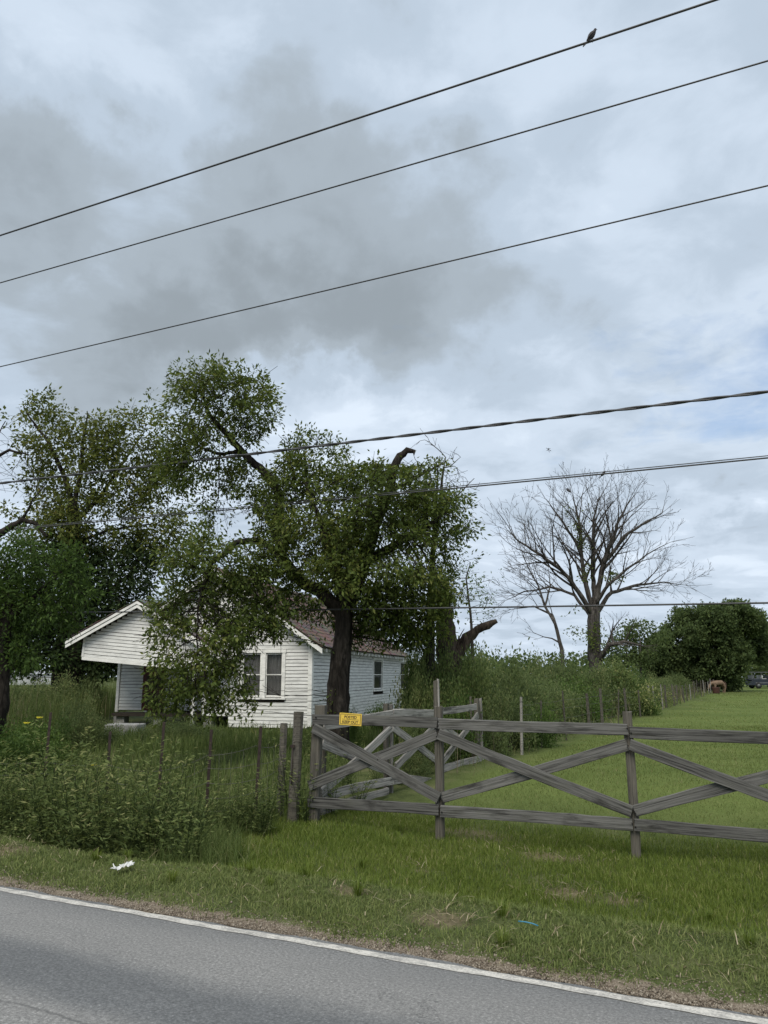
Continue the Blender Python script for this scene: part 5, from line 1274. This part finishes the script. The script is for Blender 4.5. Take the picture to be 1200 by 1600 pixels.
leaf_cloud('far_tree', 'pale far tree behind the parked vehicle at the right edge', 'tree', [(W(1190, 1020, 105), (5, 4, 4), 1), (W(1225, 1010, 105), (5, 4, 5), 1), (W(1180, 1042, 103), (4, 3, 2), 0.5)], 'leaf_far', 2600, (0.3, 0.5), 0.6, seed=8, thr=-0.3, sc=0.4, stems=woody([(1195, 0, 1010)], 105, 0.3), base=gpt(1195, 105), tint=(0.6, 0.2))
leaf_cloud('far_tree', 'low bushy tree left of the broad dark one, behind the thicket', 'tree', [(W(1000, 1000, 70), (2.6, 2, 1.7), 1), (W(980, 1020, 70), (2.6, 2, 1.5), 0.8)], 'leaf_far', 2200, (0.2, 0.36), 0.5, seed=6, thr=0.0, sc=0.6, stems=woody([(995, 5, 995), (985, -8, 1005)], 70, 0.16), base=gpt(995, 70), tint=(0.55, 0.2))

# thicket along the field fence ------------------------------------------------
def shrub_mesh(seed, n, feather):
    m_ = 26; lob = rng.normal(size=(m_, 3)); lob /= np.linalg.norm(lob, axis=1)[:, None]; lob[:, 2] = np.abs(lob[:, 2]) * 1.0
    lob = lob * rng.uniform(0.35, 0.85, (m_, 1)); idx_ = rng.integers(0, m_, n)
    P = lob[idx_] * np.array([1, 1, 0.95]) + rng.normal(0, 0.125, (n, 3)); P[:, 2] = np.abs(P[:, 2] + 0.05)
    Dv = rng.normal(0, 0.8, (n, 3)) + P * 0.5 + np.array([0, 0, 0.1]); Ls = rng.uniform(0.032, 0.062, n) * (1.25 if feather else 1.0)
    tn = rng.normal(0.42, 0.2, n) + 0.22 * rng.normal(0, 1, m_)[idx_]
    lm = leaf_mesh('crown', P, Dv, Ls, Ls * (0.42 if feather else 0.6), tn)
    mb = MB()
    for k in range(9):
        q = lob[rng.integers(0, m_)] * 0.9; mb.tube([(q[0] * 0.06, q[1] * 0.06, -0.06), (q[0] * 0.5, q[1] * 0.5, q[2] * 0.55), tuple(q)], [0.018, 0.012, 0.004], 4)
    return lm, mb.mesh('stem')
shr = [shrub_mesh(i, 7000, i in (0, 1)) for i in range(5)]
leaf_mats = ['leaf_thicket', 'leaf_thicket', 'leaf_fresh', 'leaf_thicket', 'leaf_weed']
for (lm, stm), mt in zip(shr, leaf_mats): lm.materials.append(MATS[mt]); stm.materials.append(MATS['grey_bark'])
def shrub(x, y, rx_, rz_, var, label, group, name='shrub', cat='shrub', z=None):
    root = empty(name, (x, y, gz(x, y) if z is None else z), rng.uniform(0, 6.28)); root.scale = (rx_, rx_ * rng.uniform(0.85, 1.1), rz_); tag(root, label, cat, group)
    lm, stm = shr[var]
    for nm, me_ in (('crown', lm), ('stem', stm)): o = link(nm, me_, None, root)
    return root
GT = 'shrubs of the thicket along the field fence'
def thicket_label(s_, off_, v_):
    look = ('feathery grey green shrub', 'airy feathery shrub', 'fresh green leafy shrub', 'dull green round leaved shrub', 'pale yellowish green shrub')[v_]
    row = 'right behind the field fence' if off_ < 3 else 'in the middle of the thicket' if off_ < 5.5 else 'at the back of the thicket'
    where = 'beside the broken trunk' if s_ < 7 else 'before the leaning dead tree' if s_ < 16 else 'below the large dead tree' if s_ < 27 else 'before the far low tree' if s_ < 44 else 'near the horse'
    return look + ' ' + row + ', ' + where
s = 1.0
while s < 64:
    for off_ in ((1.75, 3.6, 5.9) if s < 30 else (2.3 + s * 0.012, 5.0)):
        x, y = FL0 + fd * (s + random.uniform(-0.7, 0.7)) + fnl * (off_ + random.uniform(-0.4, 0.4))
        if 600 + F * x / y < 690: continue
        vr_ = random.choice((0, 1, 3, 3, 2, 4, 4))
        hgt = (1.75 if off_ < 3 else 2.45) * random.uniform(0.72, 1.12) * (1 - 0.35 * max(0, (s - 42) / 22))
        shrub(x, y, random.uniform(1.0, 1.7) * (1 + s / 110), hgt, vr_, thicket_label(s, off_, vr_), GT)
    s += 1.9 + s * 0.035
for (u, Y, r_, h_, v_) in ((905, 31.5, 1.7, 2.35, 1), (932, 31, 1.6, 2.15, 3), (960, 32.5, 1.8, 2.3, 4), (880, 30, 1.6, 2.4, 0)):
    p = W(u, 1100, Y); shrub(p[0], p[1], r_, h_, v_, ('pale green', 'feathery', 'dull green', 'airy grey green')[(4, 1, 3, 0).index(v_)] + ' tall shrub hiding the foot of the dead trees', GT)
for (u, Y, r_, h_, v_) in ((85, 25.0, 1.4, 1.6, 3), (112, 27.5, 1.1, 1.7, 3), (48, 24.2, 1.5, 1.45, 3), (128, 29.0, 1.1, 2.0, 0), (10, 24.6, 1.4, 1.5, 0)):
    p = W(u, 1100, Y); shrub(p[0], p[1], r_, h_, v_, ('dull green' if v_ == 3 else 'feathery') + ' shrub under the dark tree ' + ('nearest the porch' if u > 100 else 'left of the porch' if u > 60 else 'near the left edge'), 'shrubs under the dark tree')
# low bright shrubs right at the fence
for (u, Y, r_, h_, v_) in ((835, 18.6, 0.75, 1.15, 2), (815, 18.2, 0.6, 0.9, 2), (985, 33, 1.3, 1.9, 2), (790, 17.6, 0.8, 1.3, 3), (760, 16.4, 0.7, 1.2, 3)):
    p = W(u, 1100, Y); shrub(p[0], p[1], r_, h_, v_, 'low bright green bush standing out in front of the thicket', 'bright bushes at the thicket foot', 'bush', 'bush')
# overgrowth around the snag and the house's right side
for (u, Y, r_, h_, v_) in ((690, 16.9, 0.85, 2.35, 4), (650, 18.6, 0.65, 2.6, 4), (662, 16.2, 0.6, 1.7, 4), (705, 15.9, 0.7, 1.6, 4), (745, 17.0, 0.8, 1.9, 4), (660, 18.3, 0.6, 2.5, 2), (725, 17.4, 0.9, 2.2, 4), (662, 16.8, 0.6, 2.1, 4), (712, 16.8, 0.7, 1.8, 2), (735, 18.2, 1.1, 2.1, 3), (712, 19.4, 1.0, 2.6, 2), (725, 20.5, 1.5, 2.4, 3), (775, 21.5, 1.6, 2.5, 0), (700, 15.7, 0.8, 1.3, 2), (668, 14.9, 0.6, 0.95, 3), (640, 13.6, 0.5, 0.6, 3)):
    p = W(u, 1100, Y); shrub(p[0], p[1], r_, h_, v_, {0: 'feathery', 2: 'fresh green', 3: 'dull green', 4: 'pale green'}[v_] + (' tall' if h_ > 1.9 else ' low') + ' bush ' + ('against the right end of the house' if u < 672 else 'in front of the broken trunk' if u < 708 else 'right of the broken trunk'), 'bushes around the broken trunk', 'bush', 'bush')
for (u, Y, r_, h_, v_) in ((588, 21.5, 0.5, 0.95, 2), (551, 17.5, 0.3, 1.0, 2), (606, 21.8, 0.45, 0.9, 2)):
    p = W(u, 1100, Y); shrub(p[0], p[1], r_, h_, v_, 'small self sown bush against the side wall of the house', 'bushes along the side wall', 'bush', 'bush')
for (u, Y, r_, h_, v_) in ((30, 15.5, 1.0, 1.15, 2), (70, 16.8, 0.9, 1.0, 2), (130, 18.0, 0.6, 1.25, 3), (150, 18.2, 0.8, 0.8, 3), (-30, 15, 1.1, 1.3, 2)):
    p = W(u, 1100, Y); shrub(p[0], p[1], r_, h_, v_, ('fresh green bush at the left edge under the feathery tree' if u < 50 else 'fresh green bush in front of the dark steel post' if u < 100 else 'tall dull green bush left of the concrete step' if h_ > 1 else 'low dull green bush left of the concrete step'), 'bushes in the left yard', 'bush', 'bush')
for (u, Y, r_, h_, v_) in ((255, 20.3, 0.8, 0.55, 3), (300, 20.0, 0.7, 0.6, 3), (335, 19.6, 0.5, 0.45, 3)):
    p = W(u, 1100, Y); shrub(p[0], p[1], r_, h_, v_, 'low brownish bush under the hanging branches at the porch', 'bushes before the porch', 'bush', 'bush')
# distant tree belt closing the horizon
bl_ = []
for i in range(46):
    a = -62 + i * 2.75; R_ = random.uniform(170, 230); x, y = R_ * math.sin(math.radians(a)), R_ * math.cos(math.radians(a)); h_ = random.uniform(2.2, 4.6); bl_.append(((x, y, h_ * 0.7), (8.5, 3.5, h_), 1))
r_ = leaf_cloud('treeline', 'distant belt of trees along the horizon', 'treeline', bl_, 'leaf_far', 700, (0.7, 1.3), 0.7, seed=2, thr=-0.5, sc=0.15, tint=(0.5, 0.2), part='foliage'); 
r_.children[0]['kind'] = 'stuff'; r_['kind'] = 'stuff'

# weeds in the ditch ------------------------------------------------------------
def weed_mesh(stems, hgt, lean, leaf_len, lw, dens, flowers=0):
    P, Dv, Ls = [], [], []; mb = MB(); Fl = []
    for k in range(stems):
        a = rng.uniform(0, 6.28); ln_ = lean * rng.uniform(0.4, 1.1); h = hgt * rng.uniform(0.6, 1.05)
        dv = np.array([math.cos(a), math.sin(a), 0]); b0 = dv * rng.uniform(0, 0.10)
        pts = [b0 + np.array([0, 0, h * f]) + dv * ln_ * h * f * f + rng.normal(0, 0.012, 3) * f for f in np.linspace(0, 1, 6)]
        mb.tube(pts, [0.0045, 0.004, 0.0035, 0.003, 0.002, 0.001], 3, False)
        for i in range(int(dens * h)):
            f = rng.uniform(0.12, 1.0); j = min(int(f * 5), 4); p = pts[j] + (pts[j + 1] - pts[j]) * (f * 5 - j); an = rng.uniform(0, 6.28)
            # short side shoot carrying the leaf
            o_ = np.array([math.cos(an), math.sin(an), 0.5]) * rng.uniform(0.0, 0.09) * (1.15 - f)
            P.append(p + o_); Dv.append(np.array([math.cos(an), math.sin(an), rng.uniform(-0.1, 0.9)])); Ls.append(leaf_len * rng.uniform(0.55, 1.15) * (1.15 - 0.4 * f))
        if flowers and rng.random() < 0.6: Fl.append(pts[-1])
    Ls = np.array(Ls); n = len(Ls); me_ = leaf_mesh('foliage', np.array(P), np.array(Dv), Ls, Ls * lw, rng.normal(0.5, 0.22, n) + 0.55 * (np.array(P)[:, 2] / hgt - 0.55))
    fm = None
    if Fl:
        ang = np.arange(7) * 0.9; f1 = leaf_mesh('flower', np.zeros((7, 3)), np.stack([np.cos(ang), np.sin(ang), 0.35 + 0 * ang], -1), np.full(7, 0.030), np.full(7, 0.018), rng.random(7))
        f1.materials.append(MATS['petal_yellow']); fm = [(f1, q) for q in Fl]
    sm_ = mb.mesh('stem'); sm_.materials.append(MATS['leaf_weed']); me_.materials.append(MATS['leaf_weed'])
    return me_, sm_, fm
weeds = [weed_mesh(14, 0.95, 0.35, 0.075, 0.24, 36), weed_mesh(11, 1.1, 0.3, 0.085, 0.22, 34), weed_mesh(16, 0.7, 0.55, 0.065, 0.3, 38), weed_mesh(18, 0.5, 0.8, 0.06, 0.34, 40), weed_mesh(12, 1.15, 0.32, 0.08, 0.26, 40, 1)]
def weed(x, y, sc_, var, label, group, cat='weed'):
    root = empty('weed_plant', (x, y, gz(x, y) - 0.02), rng.uniform(0, 6.28)); root.scale = (sc_ * 1.1, sc_ * 1.1, sc_); tag(root, label, cat, group)
    a, b_, c_ = weeds[var]
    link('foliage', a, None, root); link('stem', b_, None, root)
    for f_, q in (c_ or [])[:3]: link('flower', f_, None, root).location = q
    return root
def weed_label(v_, t_, u_):
    look = ('upright bushy weed', 'tall narrow leaved weed', 'spreading leafy weed', 'low sprawling weed')[v_]
    row = 'at the road side of the ditch' if t_ < 2.5 else 'in the bottom of the ditch' if t_ < 3.3 else 'against the wire fence'
    where = 'far left' if u_ < 60 else 'around the yellow flowers' if u_ < 130 else 'behind the white bag' if u_ < 230 else 'below the middle steel post' if u_ < 320 else 'towards the gate post'
    return look + ' ' + row + ', ' + where
GW = 'weeds filling the ditch left of the gate'
cnt = 0
for i in range(900):
    sx = rng.uniform(-6.0, 3.6); tt = rng.uniform(1.75, 4.1)
    x, y = P0[0] + rd[0] * sx + rn[0] * tt, P0[1] + rd[1] * sx + rn[1] * tt
    u_ = 600 + F * x / y
    if u_ < -140 or u_ > 430 - 60 * (tt < 2.6) or (u_ > 330 and tt < 3.0) or (u_ < 110 and tt < 2.3): continue
    hh = 1.0 if tt < 3.2 else 0.8
    if u_ > 320: hh *= 0.7
    if u_ < 120: hh *= 0.85
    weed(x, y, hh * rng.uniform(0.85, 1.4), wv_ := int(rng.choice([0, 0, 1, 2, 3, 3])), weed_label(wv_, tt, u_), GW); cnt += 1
    if cnt >= 150: break
p = W(88, 1250, 9.9); weed(p[0], p[1], 1.4, 4, 'tall yellow flowered weed in front of the dark steel fence post', None)
for (u, Y, s_) in ((140, 9.7, 1.15), (118, 9.4, 1.2), (195, 9.6, 1.05), (255, 9.3, 1.15), (228, 9.0, 1.0), (40, 10.2, 1.05), (285, 9.2, 1.05), (75, 9.5, 1.15)):
    p = W(u, 1250, Y); weed(p[0], p[1], s_, 1, 'tall pale weed standing above the rest of the ditch weeds', 'tall pale weeds in the ditch')
for (u, Y, s_, v_) in ((452, 10.3, 1.0, 1), (478, 10.1, 0.9, 0), (520, 10.6, 0.8, 0), (560, 11.2, 0.75, 2), (505, 11.5, 0.9, 1), (545, 12.4, 0.9, 0), (590, 12.6, 0.8, 2), (625, 13.0, 0.7, 2)):
    p = W(u, 1250, Y); weed(p[0], p[1], s_, v_, 'green weed growing up between the gate post and the second fence', 'weeds behind the gate')
# coarse grass tufts on the verge
def tuft_mesh(n):
    a = rng.uniform(0, 6.28, n); r_ = rng.random(n) * 0.05; h = rng.uniform(0.10, 0.26, n); l_ = rng.uniform(0.3, 1.1, n) * h
    d = np.stack([np.cos(a), np.sin(a), 0 * a], -1); s_ = np.stack([-np.sin(a), np.cos(a), 0 * a], -1) * rng.uniform(0.002, 0.004, n)[:, None]
    B = d * r_[:, None]; M_ = B + d * l_[:, None] * 0.35 + np.array([0, 0, 1]) * h[:, None] * 0.75; T_ = B + d * l_[:, None] + np.array([0, 0, 1]) * (h * 0.72)[:, None]
    V = np.stack([B - s_, B + s_, M_ + s_ * 0.9, M_ - s_ * 0.9, T_], 1).reshape(-1, 3); o_ = np.arange(n)[:, None] * 5
    return mesh_np('tuft', V, o_ + np.array([[0, 1, 2, 3]]), o_ + np.array([[3, 2, 4]]), attrs={'tint': np.repeat(np.clip(rng.normal(0.4, 0.2, n), 0, 1), 5)})
tm = [tuft_mesh(70) for _ in range(3)]
for q in tm: q.materials.append(MATS['grass_lush'])
for i in range(26):
    if i < 14:
        sx = rng.uniform(-0.5, 6.5); tt = rng.choice([rng.uniform(0.55, 1.3), rng.uniform(1.5, 2.6)])
        x, y = P0[0] + rd[0] * sx + rn[0] * tt, P0[1] + rd[1] * sx + rn[1] * tt
    else:
        q = on_ground(*[(785, 1478), (1110, 1440), (370, 1345), (560, 1400), (480, 1370), (40, 1300), (90, 1310), (1170, 1480), (330, 1330), (430, 1300), (150, 1345), (620, 1300)][i - 14]); x, y = q[0], q[1]
    o = link('grass_tuft', tm[i % 3], None); o.location = (x, y, gz(x, y) - 0.01); o.rotation_euler = (0, 0, rng.uniform(0, 6.28)); k_ = rng.uniform(0.35, 0.7); o.scale = (k_, k_, k_)
    tag(o, 'coarse tuft of grass rising above the short verge grass', 'grass tuft', 'tufts on the verge')

# ------------------------------------------------------------------ small things
# dove on the top line
rt, lp, lsl = line1
nrm_ = np.array([rn[0], rn[1], 0.0]); bp = onplane(926, 66, lp, nrm_)
bird = empty('dove', tuple(bp + np.array([0, 0, 0.012]))); bird.rotation_euler = (0, 0, ROAD_ANG + 0.5); tag(bird, 'dark dove perched on the topmost line', 'bird')
mb = MB()
def rg(x, z, a, b_, tilt): ct, st_ = math.cos(-tilt), math.sin(-tilt); return ((x, 0, z), (0, a, 0), (-b_ * st_, 0, b_ * ct))
mb.loft([rg(-0.085, 0.008, 0.006, 0.004, -0.9), rg(-0.06, 0.035, 0.026, 0.02, -0.9), rg(-0.03, 0.075, 0.042, 0.04, -0.9), rg(0.0, 0.115, 0.044, 0.044, -0.95), rg(0.022, 0.15, 0.034, 0.034, -1.1), rg(0.036, 0.175, 0.020, 0.021, -1.2), rg(0.045, 0.192, 0.020, 0.021, -1.2), rg(0.052, 0.21, 0.017, 0.018, -1.3), rg(0.056, 0.222, 0.006, 0.006, -1.4)])
mb.build('body', MATS['bird_feather'], bird)
mb = MB(); mb.prism([(-0.05, -0.022, 0.03), (-0.05, 0.022, 0.03), (-0.145, 0.012, -0.085), (-0.145, -0.012, -0.085)], (0, 0, 0), (0.008, 0, -0.006)); mb.build('tail', MATS['bird_feather'], bird)
mb = MB(); mb.tube([(0.06, 0, 0.208), (0.082, 0, 0.203)], [0.006, 0.001], 5); mb.build('beak', MATS['insect_dark'], bird)
for sg in (-1, 1):
    mb = MB(); mb.loft([((0.02, sg * 0.036, 0.13), (0.02, 0, 0.02), (0.002, 0.008 * sg, 0)), ((-0.03, sg * 0.044, 0.08), (0.02, 0, 0.026), (0.002, 0.009 * sg, 0)), ((-0.095, sg * 0.022, 0.0), (0.006, 0, 0.006), (0.0, 0.004 * sg, 0))]); mb.build('wing', MATS['bird_feather'], bird)
    mb = MB(); mb.tube([(0.0, sg * 0.015, 0.08), (0.005, sg * 0.016, 0.0)], 0.004, 5); mb.build('leg', MATS['insect_dark'], bird)
# small birds in the dead tree
for i, (u, v) in enumerate(((943, 742), (888, 768), (936, 782))):
    p = W(u, v, YX - 0.2); b_ = empty('small_bird', tuple(p), rng.uniform(0, 6)); tag(b_, 'tiny dark bird perched in the bare dead tree', 'bird', 'birds in the dead tree')
    mb = MB(); mb.loft([rg(-0.16, -0.06, 0.02, 0.01, -0.6), rg(-0.08, 0.0, 0.06, 0.05, -0.6), rg(0.0, 0.06, 0.075, 0.07, -0.7), rg(0.05, 0.12, 0.05, 0.05, -0.9), rg(0.08, 0.16, 0.04, 0.04, -1.0), rg(0.11, 0.185, 0.012, 0.012, -1.2)]); mb.build('body', MATS['bird_feather'], b_)
    mb = MB(); mb.prism([(-0.12, -0.03, -0.02), (-0.12, 0.03, -0.02), (-0.25, 0.02, -0.13), (-0.25, -0.02, -0.13)], (0, 0, 0), (0.01, 0, -0.01)); mb.build('tail', MATS['bird_feather'], b_)
# insect hovering in front of the clouds
ip = W(857, 702, 5.5); ins = empty('dragonfly', tuple(ip)); ins.rotation_euler = (1.2, 0.0, 0.3); tag(ins, 'tiny dragonfly hovering against the sky above the dead tree', 'insect')
mb = MB(); mb.tube([(0, 0.010, 0), (0, 0.004, 0), (0, -0.006, 0), (0, -0.03, 0.001)], [0.003, 0.0042, 0.0025, 0.001], 6); mb.build('body', MATS['insect_dark'], ins)
for sx_, sy_ in ((1, 0.5), (-1, 0.5), (1, -0.7), (-1, -0.7)):
    mb = MB(); mb.prism([(0, 0.002, 0), (sx_ * 0.012, sy_ * 0.02, 0), (sx_ * 0.019, sy_ * 0.024, 0), (sx_ * 0.017, sy_ * 0.014, 0)], (0, 0, 0), (0, 0, 0.0006)); mb.build('wing', MATS['insect_dark'], ins)
# crumpled plastic bag
bg = on_ground(195, 1364); bag = empty('plastic_bag', (bg[0], bg[1], gz(bg[0], bg[1]) + 0.03), 0.35); bag.scale = (0.85, 0.85, 0.85); tag(bag, 'crumpled white plastic bag lying on the verge', 'litter')
bm = bmesh.new(); bmesh.ops.create_grid(bm, x_segments=26, y_segments=16, size=0.5)
for v in bm.verts:
    x, y = v.co.x, v.co.y; q = Vector((x * 5, y * 5, 1.3)); n1 = mnoise.noise(q); n2_ = mnoise.noise(q * 2.3)
    v.co = Vector((x * 0.17 * (1 - 0.35 * abs(y)) + 0.02 * n2_, y * (0.105 + 0.035 * math.sin(x * 7)) + 0.03 * x + 0.012 * n1, 0.034 * abs(n1) + 0.02 * abs(n2_) + 0.055 * max(0, 0.5 - abs(x * 1.1)) * (0.6 + n2_) + 0.03 * (x + 0.5)))
me = bpy.data.meshes.new('film'); bm.to_mesh(me); bm.free(); o = link('film', me, MATS['plastic_white'], bag); sol = o.modifiers.new('thickness', 'SOLIDIFY'); sol.thickness = 0.0012
mb = MB(); mb.tube([(-0.08, 0.0, 0.012), (-0.105, 0.012, 0.03), (-0.115, 0.02, 0.055)], [0.012, 0.008, 0.004], 6); mb.tube([(-0.085, -0.01, 0.01), (-0.12, -0.004, 0.02), (-0.14, 0.0, 0.018)], [0.009, 0.006, 0.002], 6); mb.build('handle', MATS['plastic_white'], bag)
# blue strip of plastic
bs = on_ground(826, 1458); strip = empty('plastic_strip', (bs[0], bs[1], gz(bs[0], bs[1]) + 0.055)); strip.rotation_euler = (0, 0.05, ROAD_ANG + 0.02); tag(strip, 'thin blue plastic strip dropped in the verge grass', 'litter')
mb = MB(); mb.tube([(-0.065, 0, 0), (-0.02, 0.003, 0.003), (0.03, 0, 0.002), (0.065, -0.002, -0.004)], 0.0045, 6); mb.build('strip', MATS['plastic_blue'], strip)
# horse grazing at the far end of the fence
hb = W(1123, 1080, 71.5); horse = empty('horse', (hb[0], hb[1], gz(hb[0], hb[1])), math.radians(200)); horse.scale = (0.88, 0.88, 0.88); tag(horse, 'chestnut horse standing beside the fence at the far end of the field', 'horse')
def skinned(name, verts, edges, radii, mat, parent, root_i=0):
    me = bpy.data.meshes.new(name); me.from_pydata(verts, edges, []); o = link(name, me, mat, parent)
    sk = o.modifiers.new('skin', 'SKIN'); sk.use_smooth_shade = True
    for i, r_ in enumerate(radii): me.skin_vertices[0].data[i].radius = (r_, r_); me.skin_vertices[0].data[i].use_root = (i == root_i)
    sb = o.modifiers.new('smooth', 'SUBSURF'); sb.levels = 2; sb.render_levels = 2; return o
hv = [(-0.6, 0, 1.05), (-0.2, 0, 1.02), (0.25, 0, 1.03), (0.55, 0, 1.08), (0.85, 0, 1.02), (1.1, 0, 0.8), (1.2, 0, 0.62), (1.36, 0, 0.36)]
hr = [0.29, 0.28, 0.29, 0.27, 0.17, 0.135, 0.13, 0.07]; he = [(0, 1), (1, 2), (2, 3), (3, 4), (4, 5), (5, 6), (6, 7)]
def leg(pts, rs, at_):
    p = at_
    for q, r_ in zip(pts, rs): hv.append(q); hr.append(r_); he.append((p, len(hv) - 1)); p = len(hv) - 1
for sg in (-1, 1):
    leg([(-0.66, sg * 0.17, 0.78), (-0.78 + 0.05 * sg, sg * 0.17, 0.52), (-0.70 + 0.05 * sg, sg * 0.17, 0.26), (-0.68 + 0.05 * sg, sg * 0.17, 0.06), (-0.64 + 0.05 * sg, sg * 0.17, 0.02)], [0.16, 0.085, 0.055, 0.06, 0.055], 0)
    leg([(0.52, sg * 0.16, 0.72), (0.54 + 0.06 * sg, sg * 0.16, 0.46), (0.53 + 0.06 * sg, sg * 0.16, 0.2), (0.55 + 0.06 * sg, sg * 0.16, 0.04)], [0.12, 0.075, 0.05, 0.06], 3)
skinned('body', hv, he, hr, MATS['horse_coat'], horse, 1)
mb = MB(); mb.tube([(-0.86, 0, 1.14), (-0.98, 0, 0.95), (-1.0, 0, 0.55), (-0.97, 0, 0.35)], [0.05, 0.08, 0.07, 0.02], 7); mb.build('tail', MATS['horse_mane'], horse)
mb = MB(); mb.tube([(0.6, 0, 1.33), (0.9, 0, 1.17), (1.12, 0, 0.95), (1.2, 0, 0.78)], [0.03, 0.05, 0.045, 0.02], 6); mb.build('mane', MATS['horse_mane'], horse)
for sg in (-1, 1): mb = MB(); mb.tube([(1.18, sg * 0.07, 0.74), (1.2, sg * 0.1, 0.88)], [0.035, 0.006], 5); mb.build('ear', MATS['horse_coat'], horse)
tb = W(1119, 1080, 70.2); tub = empty('feed_tub', (tb[0], tb[1], gz(tb[0], tb[1]))); tag(tub, 'dull red feed tub on the grass before the horse', 'tub')
mb = MB(); mb.tube([(0, 0, 0), (0, 0, 0.04), (0, 0, 0.5), (0, 0, 0.54), (0, 0, 0.53), (0, 0, 0.1)], [0.28, 0.30, 0.35, 0.37, 0.33, 0.27], 16, True); mb.build('shell', MATS['tub_red'], tub)
# open sided utility truck
vp = W(1197, 1072, 94); car = empty('utility_truck', (vp[0], vp[1], gz(vp[0], vp[1])), math.radians(4)); tag(car, 'dark open sided utility truck with a roof parked at the right edge', 'vehicle')
def cb(nm, mat, *b_, parent=car, bevel=0.03):
    mb = MB(); mb.box(*b_); o = mb.build(nm, MATS[mat], parent); bv = o.modifiers.new('edges', 'BEVEL'); bv.width = bevel; bv.segments = 2; return o
cb('body', 'vehicle_navy', -2.1, 2.1, -0.8, 0.8, 0.38, 0.86); cb('bonnet', 'vehicle_navy', 1.1, 2.05, -0.76, 0.76, 0.862, 1.02)
cb('cargo_side', 'vehicle_navy', -2.08, 0.2, -0.8, -0.74, 0.862, 1.12); cb('cargo_side', 'vehicle_navy', -2.08, 0.2, 0.74, 0.8, 0.862, 1.12)
cb('trim_strip', 'vehicle_grey', -1.7, -0.2, -0.815, -0.802, 0.62, 0.72, bevel=0.004)
cb('roof', 'vehicle_grey', -2.15, 1.2, -0.82, 0.82, 1.86, 1.93)
for x in (-2.05, -0.9, 0.2, 1.08):
    for sg in (-1, 1): cb('roof_post', 'vehicle_grey', x - 0.025, x + 0.025, sg * 0.76 - 0.025, sg * 0.76 + 0.025, 0.87, 1.859, bevel=0.006)
for x in (-1.5, -0.45, 0.55): cb('seat', 'plastic_white' if x == -0.45 else 'vehicle_grey', x - 0.25, x + 0.25, -0.62, 0.62, 1.0, 1.16); cb('seat_back', 'plastic_white' if x == -0.45 else 'vehicle_grey', x - 0.32, x - 0.22, -0.62, 0.62, 1.161, 1.55)
for x in (-1.35, 1.4):
    for sg in (-1, 1):
        wh = bpy.data.objects.new('wheel', None); COL.objects.link(wh); wh.parent = car; wh.location = (x, sg * 0.74, 0.36)
        mb = MB(); mb.tube([(0, -0.11, 0), (0, -0.08, 0), (0, 0.08, 0), (0, 0.11, 0)], [0.32, 0.36, 0.36, 0.32], 20); mb.build('tyre', MATS['tyre_rubber'], wh)
        mb = MB(); mb.tube([(0, -0.125, 0), (0, 0.125, 0)], 0.19, 14); mb.build('rim', MATS['vehicle_grey'], wh)
for sg in (-1, 1): cb('headlight', 'plastic_white', 2.101, 2.13, sg * 0.55 - 0.1, sg * 0.55 + 0.1, 0.62, 0.76)
# low white building far beyond the yard at the left
sp_ = W(60, 1060, 130); sh_ = empty('far_shed', (sp_[0], sp_[1], 0.0), math.radians(12)); tag(sh_, 'long low white building far off under the dark tree', 'building')
mb = MB(); mb.box(-5.5, 5.5, -2, 2, 0, 1.7); mb.build('wall', MATS['shed_white'], sh_)
mb = MB(); mb.prism([(-5.8, -2.3, 1.7), (-5.8, 2.3, 1.7), (-5.8, 0, 2.3)], (0, 0, 0), (11.6, 0, 0)); mb.build('roof', MATS['shed_grey'], sh_)
for x in (-3.5, 0, 3.2): mb = MB(); mb.box(x - 0.5, x + 0.5, -2.03, -2.002, 0.6, 1.4); mb.build('window', MATS['window_glass'], sh_)
